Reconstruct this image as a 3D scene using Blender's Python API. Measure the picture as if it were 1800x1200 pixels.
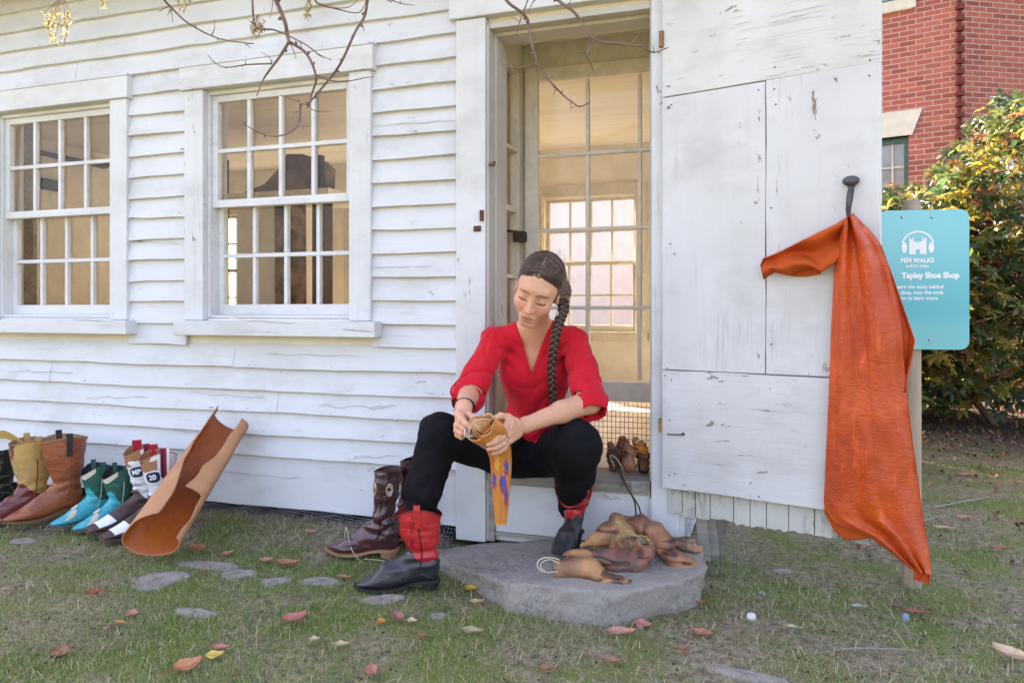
import bpy, math, random
import numpy as np
from mathutils import Vector, Matrix
for o in list(bpy.data.objects): bpy.data.objects.remove(o)
random.seed(7); rng = np.random.RandomState(11)
SC = bpy.context.scene; COL = SC.collection
R_ = math.radians
# ------------------------------------------------------------------ camera, sky, sun, exposure
FPX = 1350.0; HOR = 545.0; TH = math.atan(FPX/3900.0)
CAM = Vector((0, -2.8, .93)); FW = Vector((-math.sin(TH), math.cos(TH), 0)); RT = Vector((math.cos(TH), math.sin(TH), 0)); UP = Vector((0,0,1))
cd = bpy.data.cameras.new('camera'); cam = bpy.data.objects.new('camera', cd); COL.objects.link(cam)
cam.location = CAM; cam.rotation_euler = (R_(90), 0, TH); cd.sensor_width = 36; cd.lens = FPX/1800*36
cd.shift_y = -(600-HOR)/1800; cd.clip_end = 500; cd.clip_start = .05; SC.camera = cam
SUN_EL = R_(33); SUN_DIR = Vector((-.72, .694, 0)).normalized()          # towards the sun (horizontal)
w = bpy.data.worlds.new('World'); SC.world = w; w.use_nodes = True
wn = w.node_tree; bg = wn.nodes['Background']; sky = wn.nodes.new('ShaderNodeTexSky'); sky.sky_type = 'NISHITA'; sky.sun_disc = False
sky.sun_elevation = SUN_EL; sky.sun_rotation = math.atan2(SUN_DIR.x, SUN_DIR.y); sky.air_density = 1.0; sky.dust_density = 4.0; sky.ozone_density = .3
wn.links.new(sky.outputs[0], bg.inputs[0]); bg.inputs[1].default_value = .125
sl = bpy.data.lights.new('sun', 'SUN'); sl.energy = 5.0; sl.angle = R_(.6); sl.color = (1, .93, .82)
so = bpy.data.objects.new('sun', sl); COL.objects.link(so); so.location = (0, 0, 8)
sd = Vector((SUN_DIR.x*math.cos(SUN_EL), SUN_DIR.y*math.cos(SUN_EL), math.sin(SUN_EL)))
so.rotation_euler = sd.to_track_quat('Z', 'Y').to_euler()
SC.view_settings.view_transform = 'Standard'; SC.view_settings.look = 'None'; SC.view_settings.gamma = 1; SC.view_settings.exposure = 2.88; SC.view_settings.use_white_balance = True; SC.view_settings.white_balance_temperature = 7100; SC.view_settings.white_balance_tint = 21
SC.render.engine = 'CYCLES'; SC.cycles.max_bounces = 10; SC.cycles.transparent_max_bounces = 16; SC.cycles.diffuse_bounces = 6
# ------------------------------------------------------------------ placing helpers (survey of the place from the camera)
def D(px, py, t): return CAM + float(t)*(FW + RT*((px-900)/FPX) + UP*((HOR-py)/FPX))
def WY(px, py, Y=0.0):
    a = (px-900)/FPX; t = (Y-CAM.y)/(FW.y+RT.y*a); return D(px, py, t)
def GZ(px, py, z=0.0): return D(px, py, (CAM.z-z)*FPX/(py-HOR))
def proj(P):
    r = np.asarray(P)-np.array(CAM); t = r@np.array(FW); return 900+FPX*(r@np.array(RT))/t, HOR-FPX*r[...,2]/t, t
# ------------------------------------------------------------------ objects
def tag(o, label=None, cat=None, group=None, kind=None):
    if label: o['label'] = label
    if cat: o['category'] = cat
    if group: o['group'] = group
    if kind: o['kind'] = kind
    return o
def thing(name, loc, label, cat, group=None, rz=0.0, rot=None):
    o = bpy.data.objects.new(name, None); COL.objects.link(o); o.empty_display_size = .05
    o.location = loc; o.rotation_euler = rot if rot else (0, 0, rz); return tag(o, label, cat, group)
def link(name, me, mats, parent=None, smooth=False, local=False, origin=None, loc=None, rot=None):
    """verts in world coordinates unless local; parented to an unrotated parent"""
    off = Vector((0,0,0))
    if parent is not None and not local:
        p = parent
        while p is not None: off = off + p.location; p = p.parent
    elif origin is not None: off = Vector(origin)
    if off.length > 0: me.transform(Matrix.Translation(-off))
    o = bpy.data.objects.new(name, me); COL.objects.link(o)
    if parent is not None: o.parent = parent
    elif origin is not None: o.location = origin
    if loc is not None: o.location = loc
    if rot is not None: o.rotation_euler = rot
    if not isinstance(mats, (list, tuple)): mats = [mats]
    for m in mats: me.materials.append(m)
    if smooth: me.polygons.foreach_set('use_smooth', [True]*len(me.polygons))
    me.update(); return o
def bevel(o, w_=.003, seg=2):
    m = o.modifiers.new('bevel', 'BEVEL'); m.width = w_; m.segments = seg; m.limit_method = 'ANGLE'; m.angle_limit = R_(40); return o
def copy_tree(o, parent=None):
    c = o.copy(); COL.objects.link(c); c.parent = parent
    for ch in list(o.children): copy_tree(ch, c)
    return c
class MB:
    def __init__(s): s.v = []; s.f = []; s.m = []; s.c = []
    def add(s, vs, fs, mi=0, col=None):
        n = len(s.v); s.v += [tuple(v) for v in vs]; s.f += [tuple(i+n for i in f) for f in fs]; s.m += [mi]*len(fs)
        if col is not None: s.c += [col]*len(vs)
    def box(s, x0, x1, y0, y1, z0, z1, mi=0):
        s.add([(x,y,z) for z in (z0,z1) for y in (y0,y1) for x in (x0,x1)],
              [(0,2,3,1),(4,5,7,6),(0,1,5,4),(2,6,7,3),(0,4,6,2),(1,3,7,5)], mi)
    def hexa(s, bot, top, mi=0):       # bot, top: 4 points each, same winding (ccw from above)
        s.add(list(bot)+list(top), [(3,2,1,0),(4,5,6,7),(0,1,5,4),(1,2,6,5),(2,3,7,6),(3,0,4,7)], mi)
    def beam(s, a, b, wx, wz, mi=0, side=None):
        a = Vector(a); b = Vector(b); d = (b-a).normalized(); u = Vector((0,0,1)) if abs(d.z) < .9 else Vector((0,1,0))
        x = d.cross(u).normalized() if side is None else Vector(side).normalized(); y = x.cross(d).normalized()
        q = [(-1,-1),(1,-1),(1,1),(-1,1)]
        s.hexa([a+x*(i*wx/2)+y*(j*wz/2) for i,j in q], [b+x*(i*wx/2)+y*(j*wz/2) for i,j in q], mi)
    def tube(s, pts, rad, seg=8, mi=0, cap=True, flat=1.0, col=None, sub=0, side=None):
        pts = [Vector(p) for p in pts]
        if not isinstance(rad, (list, tuple)): rad = [rad]*len(pts)
        if sub: pts, rad = crom(pts, sub), list(np.interp(np.linspace(0, len(rad)-1, (len(pts)-1)*sub+1), range(len(rad)), rad))
        n = len(pts); vs = []; px = None
        for i, p in enumerate(pts):
            d = (pts[min(i+1,n-1)]-pts[max(i-1,0)])
            d = d.normalized() if d.length > 1e-9 else Vector((0,0,1))
            if px is None: u = Vector(side) if side is not None else (Vector((0,0,1)) if abs(d.z) < .8 else Vector((1,0,0))); px = (u-d*u.dot(d)).normalized()
            else: px = (px-d*px.dot(d)).normalized()
            py = d.cross(px)
            for k in range(seg):
                a = 2*math.pi*k/seg; vs.append(p+px*(math.cos(a)*rad[i])+py*(math.sin(a)*rad[i]*flat))
        fs = [(i*seg+k, i*seg+(k+1)%seg, (i+1)*seg+(k+1)%seg, (i+1)*seg+k) for i in range(n-1) for k in range(seg)]
        if cap: fs += [tuple(range(seg))[::-1], tuple((n-1)*seg+k for k in range(seg))]
        s.add(vs, fs, mi, col)
    def ball(s, c, r, mi=0, seg=10, col=None, M=None):
        c = Vector(c); r = (r,r,r) if not isinstance(r,(tuple,list)) else r; vs = []; h = seg//2
        for i in range(h+1):
            for k in range(seg):
                a = math.pi*i/h; b = 2*math.pi*k/seg; q = Vector((r[0]*math.sin(a)*math.cos(b), r[1]*math.sin(a)*math.sin(b), r[2]*math.cos(a)))
                vs.append(c+(M@q if M is not None else q))
        s.add(vs, [(i*seg+k, (i+1)*seg+k, (i+1)*seg+(k+1)%seg, i*seg+(k+1)%seg) for i in range(h) for k in range(seg)], mi, col)
    def mesh(s, name):
        me = bpy.data.meshes.new(name); me.from_pydata(s.v, [], s.f); me.polygons.foreach_set('material_index', s.m)
        if len(s.c) == len(s.v) and s.c:
            a = me.color_attributes.new('Col', 'FLOAT_COLOR', 'POINT'); a.data.foreach_set('color', np.array([(*c[:3], 1) for c in s.c], 'f').ravel())
        me.validate(); return me
    def build(s, name, mats, parent=None, **k): return link(name, s.mesh(name), mats, parent, **k)
def crom(pts, sub):
    P = [Vector(p) for p in pts]; out = []; n = len(P)
    for i in range(n-1):
        p0 = P[max(i-1,0)]; p1 = P[i]; p2 = P[i+1]; p3 = P[min(i+2,n-1)]
        for k in range(sub):
            t = k/sub; out.append(.5*((2*p1)+(p2-p0)*t+(2*p0-5*p1+4*p2-p3)*t*t+(3*p1-p0-3*p2+p3)*t**3))
    return out+[P[-1]]
def npmesh(name, V, F, cols=None):
    """V (n,3), F list of arrays (m,k) of equal-size polygons"""
    me = bpy.data.meshes.new(name); V = np.asarray(V, 'f'); me.vertices.add(len(V)); me.vertices.foreach_set('co', V.ravel())
    F = F if isinstance(F, list) else [F]
    li = np.concatenate([f.ravel() for f in F]).astype('i'); cnt = np.concatenate([np.full(len(f), f.shape[1]) for f in F])
    me.loops.add(len(li)); me.loops.foreach_set('vertex_index', li); me.polygons.add(len(cnt))
    st = np.concatenate([[0], np.cumsum(cnt)[:-1]]).astype('i'); me.polygons.foreach_set('loop_start', st)
    me.update(calc_edges=True)
    if cols is not None:
        a = me.color_attributes.new('Col', 'FLOAT_COLOR', 'POINT'); cc = np.ones((len(V), 4), 'f'); cc[:, :3] = cols; a.data.foreach_set('color', cc.ravel())
    me.validate(); return me
def sheet(grid, th, name, mats, parent=None, flip=False, edge=1, **k):
    """grid [i][j] of points -> thin solid sheet, side A material 0, side B material 1"""
    G = np.array([[tuple(p) for p in row] for row in grid]); n, m = G.shape[:2]
    du = np.gradient(G, axis=0); dv = np.gradient(G, axis=1); N = np.cross(du, dv); N /= np.linalg.norm(N, axis=2, keepdims=True)+1e-9
    if flip: N = -N
    A = (G+N*th/2).reshape(-1, 3); B = (G-N*th/2).reshape(-1, 3); V = np.concatenate([A, B]); fa = []; fb = []; fe = []
    for i in range(n-1):
        for j in range(m-1):
            q = (i*m+j, (i+1)*m+j, (i+1)*m+j+1, i*m+j+1); q = q if not flip else q[::-1]
            fa.append(q); fb.append(tuple(n*m+x for x in q[::-1]))
    bd = [(0*m+j) for j in range(m)]+[i*m+m-1 for i in range(1, n)]+[(n-1)*m+j for j in range(m-2, -1, -1)]+[i*m for i in range(n-2, 0, -1)]
    for a, b in zip(bd, bd[1:]+bd[:1]): fe.append((a, b, b+n*m, a+n*m))
    me = npmesh(name, V, np.array(fa+fb+fe)); me.polygons.foreach_set('material_index', [0]*len(fa)+[1]*len(fb)+[edge]*len(fe))
    return link(name, me, mats, parent, smooth=True, **k)
# value noise for shaping
_P = np.random.RandomState(3).rand(64, 64, 64).astype('f')
def vnoise(P, s=1.0, o=0.0):
    p = np.asarray(P, 'f')*s+o+100; i = np.floor(p).astype(int); f = p-i; f = f*f*(3-2*f); i = i % 64; j = (i+1) % 64; r = 0
    for a in (0,1):
        for b in (0,1):
            for c in (0,1):
                wgt = (f[...,0] if a else 1-f[...,0])*(f[...,1] if b else 1-f[...,1])*(f[...,2] if c else 1-f[...,2])
                r = r+wgt*_P[(j if a else i)[...,0], (j if b else i)[...,1], (j if c else i)[...,2]]
    return r*2-1
# ------------------------------------------------------------------ implicit surfaces -> one continuous mesh
def cone(a, b, ra, rb, k=.02, sub=False): return ('c', np.array(a, 'f'), np.array(b, 'f'), ra, rb, k, sub)
def ell(c, r, M=None, k=.02, sub=False):
    M = np.eye(3) if M is None else np.array(M); return ('e', np.array(c, 'f'), np.array(r, 'f'), M, 0, k, sub)
def fn(f, k=.004, sub=True): return ('f', f, 0, 0, 0, k, sub)
def pdist(p, P):
    if p[0] == 'c':
        a, b = p[1], p[2]; ab = b-a; h = np.clip((P-a)@ab/(ab@ab+1e-12), 0, 1); return np.linalg.norm(P-a-h[..., None]*ab, axis=-1)-(p[3]+(p[4]-p[3])*h)
    if p[0] == 'e':
        q = (P-p[1])@p[3]; k0 = np.linalg.norm(q/p[2], axis=-1); k1 = np.linalg.norm(q/p[2]**2, axis=-1)+1e-9; return k0*(k0-1)/k1
    return p[1](P)
def sdf(P, prims):
    d = np.full(P.shape[:-1], .2, 'f')
    for p in prims:
        q = pdist(p, P); k = p[5]
        if p[6]:
            h = np.clip(.5-.5*(d+q)/k, 0, 1); d = d*(1-h)-q*h+k*h*(1-h)
        else:
            h = np.clip(.5+.5*(q-d)/k, 0, 1); d = q*(1-h)+d*h-k*h*(1-h)
    return d
def sdf_mesh(prims, vs, name, disp=None, pad=.02, colf=None):
    lo = np.full(3, 1e9); hi = -lo
    for p in prims:
        if p[6]: continue
        if p[0] == 'c':
            for c, r in ((p[1], p[3]), (p[2], p[4])): lo = np.minimum(lo, c-r); hi = np.maximum(hi, c+r)
        elif p[0] == 'e': r = p[2].max(); lo = np.minimum(lo, p[1]-r); hi = np.maximum(hi, p[1]+r)
    lo -= pad; hi += pad; n = np.ceil((hi-lo)/vs).astype(int)+1; B = 12
    A = np.full(tuple(n), .2, 'f'); diag = B*vs*.87+.03
    bi = [np.arange(0, m, B) for m in n]; bc = np.stack(np.meshgrid(*bi, indexing='ij'), -1).reshape(-1, 3); ctr = ((bc+B/2)*vs+lo).astype('f')
    near = np.stack([np.ones(len(ctr), bool) if p[0] == 'f' else pdist(p, ctr) < diag+p[5] for p in prims], 1)
    solid = near[:, [i for i, p in enumerate(prims) if not p[6]]].any(1)
    for i in [0]:
        for j in [0]:
            for bno in np.nonzero(solid)[0]:
                i, j, k = bc[bno]; kp = [p for p, m in zip(prims, near[bno]) if m]
                s = [np.arange(a, min(a+B, m)) for a, m in zip((i,j,k), n)]
                P = (np.stack(np.meshgrid(*s, indexing='ij'), -1)*vs+lo).astype('f')
                v = sdf(P, kp)
                if disp is not None: v = v+disp(P)
                A[s[0][0]:s[0][-1]+1, s[1][0]:s[1][-1]+1, s[2][0]:s[2][-1]+1] = v
    S = A < 0
    cnt = sum(S[a:S.shape[0]-1+a, b:S.shape[1]-1+b, c:S.shape[2]-1+c].astype('i1') for a in (0,1) for b in (0,1) for c in (0,1))
    act = np.argwhere((cnt > 0) & (cnt < 8)); idx = np.full(cnt.shape, -1, 'i'); idx[tuple(act.T)] = np.arange(len(act))
    acc = np.zeros((len(act), 3)); num = np.zeros(len(act))
    cs = [(a,b,c) for a in (0,1) for b in (0,1) for c in (0,1)]
    for p in cs:
        for ax in range(3):
            if p[ax]: continue
            q = list(p); q[ax] = 1
            va = A[tuple((act+p).T)]; vb = A[tuple((act+q).T)]; m = (va < 0) != (vb < 0); t = va/(va-vb+1e-12)
            pos = np.array(p, float)[None]+np.zeros((len(act), 3)); pos[:, ax] += t; acc[m] += pos[m]; num[m] += 1
    V = (act+acc/num[:, None])*vs+lo; F = []
    for ax in range(3):
        u, v = (ax+1) % 3, (ax+2) % 3
        sl0 = [slice(None)]*3; sl1 = [slice(None)]*3; sl0[ax] = slice(0, -1); sl1[ax] = slice(1, None)
        e = np.argwhere(S[tuple(sl0)] != S[tuple(sl1)]); e = e[(e[:, u] > 0) & (e[:, v] > 0) & (e[:, u] < cnt.shape[u]) & (e[:, v] < cnt.shape[v])]
        du = np.zeros(3, int); du[u] = 1; dv = np.zeros(3, int); dv[v] = 1
        q = np.stack([idx[tuple((e-du-dv).T)], idx[tuple((e-dv).T)], idx[tuple(e.T)], idx[tuple((e-du).T)]], 1)
        ins = S[tuple(e.T)]; q[~ins] = q[~ins][:, ::-1]; F.append(q)
    F = np.concatenate(F); F = F[(F >= 0).all(1)]
    return npmesh(name, V, F, colf(V) if colf else None)
# ------------------------------------------------------------------ materials
MATS = {}
class NT:
    def __init__(s, name):
        s.m = bpy.data.materials.new(name); s.m.use_nodes = True; s.t = s.m.node_tree; s.b = s.t.nodes['Principled BSDF']; s.out = s.t.nodes['Material Output']
        s.co = s.n('ShaderNodeTexCoord').outputs['Object']
    def n(s, ty, **k):
        nd = s.t.nodes.new(ty)
        for a, v in k.items(): setattr(nd, a, v)
        return nd
    def l(s, a, b): s.t.links.new(a, b)
    def mapped(s, sc=(1,1,1), rot=(0,0,0), src=None):
        mp = s.n('ShaderNodeMapping'); mp.inputs['Scale'].default_value = sc; mp.inputs['Rotation'].default_value = rot; s.l(src or s.co, mp.inputs[0]); return mp.outputs[0]
    def noise(s, scale, det=4, rough=.6, src=None, dist=0):
        nd = s.n('ShaderNodeTexNoise'); nd.inputs['Scale'].default_value = scale; nd.inputs['Detail'].default_value = det; nd.inputs['Roughness'].default_value = rough
        nd.inputs['Distortion'].default_value = dist; s.l(src or s.co, nd.inputs[0]); return nd.outputs['Fac']
    def ramp(s, f, stops, interp='LINEAR'):
        r = s.n('ShaderNodeValToRGB'); e = r.color_ramp.elements; r.color_ramp.interpolation = interp
        while len(e) < len(stops): e.new(.5)
        for x, (p, c) in zip(e, stops): x.position = p; x.color = (*c, 1) if isinstance(c, tuple) else (c, c, c, 1)
        s.l(f, r.inputs[0]); return r.outputs[0]
    def mix(s, f, a, b, mode='MIX'):
        nd = s.n('ShaderNodeMix', data_type='RGBA', blend_type=mode)
        for sk, v in ((nd.inputs[0], f), (nd.inputs[6], a), (nd.inputs[7], b)):
            if isinstance(v, (int, float)): sk.default_value = v if sk.type == 'VALUE' else (v, v, v, 1)
            elif isinstance(v, tuple): sk.default_value = (*v, 1)
            else: s.l(v, sk)
        return nd.outputs[2]
    def math(s, op, a, b=0.0, c=False):
        nd = s.n('ShaderNodeMath', operation=op); nd.use_clamp = c
        for i, v in enumerate((a, b)):
            if isinstance(v, (int, float)): nd.inputs[i].default_value = v
            else: s.l(v, nd.inputs[i])
        return nd.outputs[0]
    def bump(s, h, st=.3, dist=.002, prev=None):
        b = s.n('ShaderNodeBump'); b.inputs['Strength'].default_value = st; b.inputs['Distance'].default_value = dist; s.l(h, b.inputs['Height'])
        if prev is not None: s.l(prev, b.inputs['Normal'])
        s.l(b.outputs[0], s.b.inputs['Normal']); return b.outputs[0]
    def fin(s, col=None, rough=.5, spec=.5, **k):
        if col is not None:
            if isinstance(col, tuple): s.b.inputs['Base Color'].default_value = (*col, 1)
            else: s.l(col, s.b.inputs['Base Color'])
        if isinstance(rough, (int, float)): s.b.inputs['Roughness'].default_value = rough
        else: s.l(rough, s.b.inputs['Roughness'])
        s.b.inputs['Specular IOR Level'].default_value = spec
        for a, v in k.items(): s.b.inputs[a.replace('_', ' ')].default_value = v
        return s.m
def painted(name, base=(.80,.81,.83), wood=(.23,.19,.15), axis=0, peel=.5, grain=1.0, dirt=.12, crack=.5):
    t = NT(name); sc = [26, 26, 26]; sc[axis] = 1.6; g = t.noise(1, 6, .65, t.mapped(tuple(sc)), .3)
    sc2 = [60, 60, 60]; sc2[axis] = 5; g2 = t.noise(1, 4, .7, t.mapped(tuple(sc2)))
    big = t.noise(2.2, 3, .6); med = t.noise(9, 5, .7)
    c = t.mix(t.ramp(big, [(.3, 0.0), (.75, 1.0)]), base, tuple(x*(1-dirt*k) for x, k in zip(base, (1.0, 1.1, 1.35))))
    c = t.mix(t.ramp(g, [(.25, .16), (.5, 0.0)]), c, (.42, .40, .37))
    # chips of missing paint, elongated with the grain, clustered
    sc3 = [34, 34, 34]; sc3[axis] = 9; ch = t.noise(1, 5, .72, t.mapped(tuple(sc3)), .6); clus = t.noise(1.7, 2, .5)
    chip = t.math('MULTIPLY', t.ramp(ch, [(.655-.05*peel, 0.0), (.675-.05*peel, 1.0)]), t.ramp(clus, [(.46, 0.0), (.58, 1.0)]))
    # hairline checks
    sc4 = [55, 55, 55]; sc4[axis] = 1.1; hc = t.noise(1, 3, .5, t.mapped(tuple(sc4)), .15)
    chk = t.math('MULTIPLY', t.ramp(hc, [(.488, 0.0), (.5, 1.0), (.512, 0.0)]), t.ramp(t.noise(3.1, 2), [(.54, 0.0), (.62, crack)]))
    gr_ = t.noise(1, 5, .7, t.mapped((3.0,3.0,6.0))); c = t.mix(t.math('MULTIPLY', t.ramp(gr_, [(.50, 0.0), (.70, 1.0)]), .28+dirt), c, (.40,.385,.35))
    c = t.mix(chip, c, wood); c = t.mix(chk, c, (.30, .28, .25))
    h = t.math('SUBTRACT', t.math('ADD', t.math('MULTIPLY', g, .5*grain), t.math('MULTIPLY', g2, .25*grain)), t.math('ADD', t.math('MULTIPLY', chip, .7), t.math('MULTIPLY', chk, .8)))
    t.bump(h, .55, .0022); return t.fin(c, t.ramp(med, [(.3, .45), (.7, .7)]), .35)
def plain(name, col, rough=.6, spec=.4, ns=40, var=.25, bs=.3, bd=.001, metal=0.0, stretch=None, col2=None, det=5, coat=0):
    t = NT(name); src = t.mapped(stretch) if stretch else t.co; f = t.noise(ns, det, .65, src); f2 = t.noise(ns*.17, 3, .6, src)
    c2 = col2 or tuple(x*(1-var) for x in col)
    c = t.mix(t.ramp(t.math('ADD', t.math('MULTIPLY', f, .5), t.math('MULTIPLY', f2, .5)), [(.38, 0.0), (.62, 1.0)]), col, c2); t.bump(f, bs, bd)
    m = t.fin(c, rough, spec); t.b.inputs['Metallic'].default_value = metal; t.b.inputs['Coat Weight'].default_value = coat; return m
def leather(name, col, col2=None, rough=.38, blotch=5, ns=180, bd=.0007, crease=.5, coat=.15, spec=.5, scar=0.0):
    t = NT(name); col2 = col2 or tuple(x*.6 for x in col)
    b = t.noise(blotch, 5, .65, None, .6); f = t.noise(ns, 3, .6); cr = t.noise(18, 4, .6, t.mapped((1,1,2.2)), 1.2)
    c = t.mix(t.ramp(b, [(.33, 0.0), (.68, 1.0)]), col, col2); c = t.mix(t.ramp(t.noise(55, 3), [(.6, 0.0), (.75, .25)]), c, tuple(x*.45 for x in col))
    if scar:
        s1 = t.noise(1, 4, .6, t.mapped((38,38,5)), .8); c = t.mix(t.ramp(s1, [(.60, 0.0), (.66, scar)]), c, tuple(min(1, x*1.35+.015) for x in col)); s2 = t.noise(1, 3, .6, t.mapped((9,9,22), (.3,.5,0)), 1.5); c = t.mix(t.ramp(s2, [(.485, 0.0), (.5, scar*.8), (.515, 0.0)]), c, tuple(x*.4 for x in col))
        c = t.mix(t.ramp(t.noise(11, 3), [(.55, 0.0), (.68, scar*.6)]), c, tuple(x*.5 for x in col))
    n1 = t.bump(f, .35, bd); t.bump(t.ramp(cr, [(.35, 0.0), (.5, 1.0), (.65, 0.2)]), .35*crease, .004, n1)
    m = t.fin(c, t.ramp(b, [(.3, rough*.8), (.7, min(1, rough*1.35))]), spec); t.b.inputs['Coat Weight'].default_value = coat; t.b.inputs['Coat Roughness'].default_value = .3; return m
def vcol(name, rough=.6, spec=.3, trans=0.0, bn=None, bd=.001, sss=0.0, var=0.0):
    t = NT(name); a = t.n('ShaderNodeVertexColor'); a.layer_name = 'Col'; c = a.outputs[0]
    if var: c = t.mix(t.ramp(t.noise(60, 3), [(.35, 0.0), (.7, var)]), c, .03)
    if bn: t.bump(t.noise(bn, 4), .4, bd)
    m = t.fin(c, rough, spec)
    if sss: t.b.inputs['Subsurface Weight'].default_value = sss; t.b.inputs['Subsurface Radius'].default_value = (.012, .004, .002); t.b.inputs['Subsurface Scale'].default_value = .6
    if trans:
        tr = t.n('ShaderNodeBsdfTranslucent'); t.l(c, tr.inputs[0]); ms = t.n('ShaderNodeMixShader'); ms.inputs[0].default_value = trans
        t.l(t.b.outputs[0], ms.inputs[1]); t.l(tr.outputs[0], ms.inputs[2]); t.l(ms.outputs[0], t.out.inputs[0])
    return m
def glassmat(name, rough=0.0, tint=(.96,.97,.96)):
    t = NT(name); tr = t.n('ShaderNodeBsdfTransparent'); tr.inputs[0].default_value = (*tint, 1); gl = t.n('ShaderNodeBsdfGlossy'); gl.inputs['Roughness'].default_value = rough
    fr = t.n('ShaderNodeFresnel'); fr.inputs[0].default_value = 1.45; bp = t.n('ShaderNodeBump'); bp.inputs['Strength'].default_value = .25; bp.inputs['Distance'].default_value = .003
    t.l(t.noise(5, 2), bp.inputs['Height']); t.l(bp.outputs[0], gl.inputs['Normal'])
    ms = t.n('ShaderNodeMixShader'); t.l(t.math('MULTIPLY', fr.outputs[0], .9), ms.inputs[0]); t.l(tr.outputs[0], ms.inputs[1]); t.l(gl.outputs[0], ms.inputs[2]); t.l(ms.outputs[0], t.out.inputs[0]); return t.m
M = dict(
 siding=painted('siding_paint', (.655,.665,.68), axis=0, peel=.0, crack=.35), trim_v=painted('trim_paint_vertical', (.65,.66,.675), axis=2, peel=.2),
 trim_h=painted('trim_paint_horizontal', (.655,.665,.675), axis=0, peel=.3), trim_y=painted('trim_paint_jamb', (.50,.48,.45), axis=2, peel=1.2, dirt=.25),
 door_v=painted('door_paint_vertical', (.63,.64,.66), axis=2, peel=.15, grain=2.4, dirt=.16), door_h=painted('door_paint_horizontal', (.65,.655,.66), axis=0, peel=.5, grain=3.2, crack=1.0, dirt=.2),
 sash=painted('sash_paint', (.68,.685,.69), axis=0, peel=.0, grain=.4), cream=plain('cream_plaster', (.82,.78,.68), .8, .2, 9, .16, .25, .003),
 creamd=plain('cream_paint_trim', (.66,.62,.52), .6, .3, 30, .2, .2, .001), ceil=plain('cream_ceiling_boards', (.82,.785,.68), .7, .2, 1, .15, .3, .002, stretch=(2,30,2)),
 floor=plain('old_floorboards', (.52,.44,.32), .55, .3, 1, .4, .4, .002, stretch=(30,2,2)), dark=plain('dark_brown_wood', (.055,.038,.03), .7, .3, 1, .4, .4, .002, stretch=(30,30,3)),
 glass=glassmat('window_glass'), greywood=plain('weathered_grey_wood', (.36,.33,.29), .8, .2, 1, .45, .6, .003, stretch=(3,60,60)),
 rust=plain('rusted_iron', (.16,.07,.035), .8, .3, 60, .6, .6, .001), iron=plain('dark_forged_iron', (.10,.10,.105), .5, .5, 70, .4, .6, .001, metal=.6),
 steel=plain('galvanised_wire', (.22,.22,.22), .5, .5, 60, .2, .2, .001, metal=.7), roof=plain('roof_shingles', (.12,.11,.10), .9, .2, 14, .4, .5, .004),
)
# ------------------------------------------------------------------ ground
def gh(x, y):
    p = np.stack([np.asarray(x, float), np.asarray(y, float), np.zeros_like(np.asarray(x, float))], -1)
    far = np.clip(1-(np.hypot(p[...,0]+.5, p[...,1]+.5)-14)/10, 0, 1)
    bank = .05*np.clip(1-np.abs(np.asarray(y)+.05)/.28, 0, 1)*(np.asarray(x) < -1.25)
    gs = GZ(792, 985, .0); bank = bank+.004*np.exp(-((p[...,0]-gs.x)**2+(p[...,1]-gs.y)**2)/.13**2)
    return (vnoise(p, 2.3)*.010+vnoise(p, 9, 5)*.005)*far+bank-.004
xs = np.concatenate([[-60,-30,-16], np.arange(-9, 6, .045), [7,9,12,20,35,60]]); ys = np.concatenate([[-60,-30,-12,-6], np.arange(-3.4, 1.0, .045), np.arange(1.0, 9, .12), [10,13,20,35,70]])
GX, GY = np.meshgrid(xs, ys, indexing='ij'); GV = np.stack([GX, GY, gh(GX, GY)], -1).reshape(-1, 3); nx, ny = len(xs), len(ys)
ii, jj = np.meshgrid(np.arange(nx-1), np.arange(ny-1), indexing='ij'); q0 = (ii*ny+jj).ravel(); GF = np.stack([q0, q0+ny, q0+ny+1, q0+1], 1)
t = NT('ground_soil_and_moss'); n1 = t.noise(3.2, 6, .65); n2 = t.noise(38, 6, .7); n3 = t.noise(1.1, 4, .6, None, .5)
c = t.mix(t.ramp(n2, [(.35, 0.0), (.65, 1.0)]), (.10,.08,.055), (.34,.28,.19)); c = t.mix(t.ramp(n1, [(.42, 0.0), (.58, .85)]), c, (.12,.16,.035))
c = t.mix(t.ramp(t.noise(120, 3, .6), [(.62, 0.0), (.70, .8)]), c, (.30,.26,.18))
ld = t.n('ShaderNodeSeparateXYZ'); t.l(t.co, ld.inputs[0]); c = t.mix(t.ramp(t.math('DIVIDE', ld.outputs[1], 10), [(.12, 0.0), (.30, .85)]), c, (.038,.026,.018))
b1 = t.bump(n2, .8, .012); t.bump(t.noise(160, 3, .6), .5, .004, b1)
tag(link('ground', npmesh('ground', GV, GF), t.fin(c, .95, .15), smooth=True), kind='structure')
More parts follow.
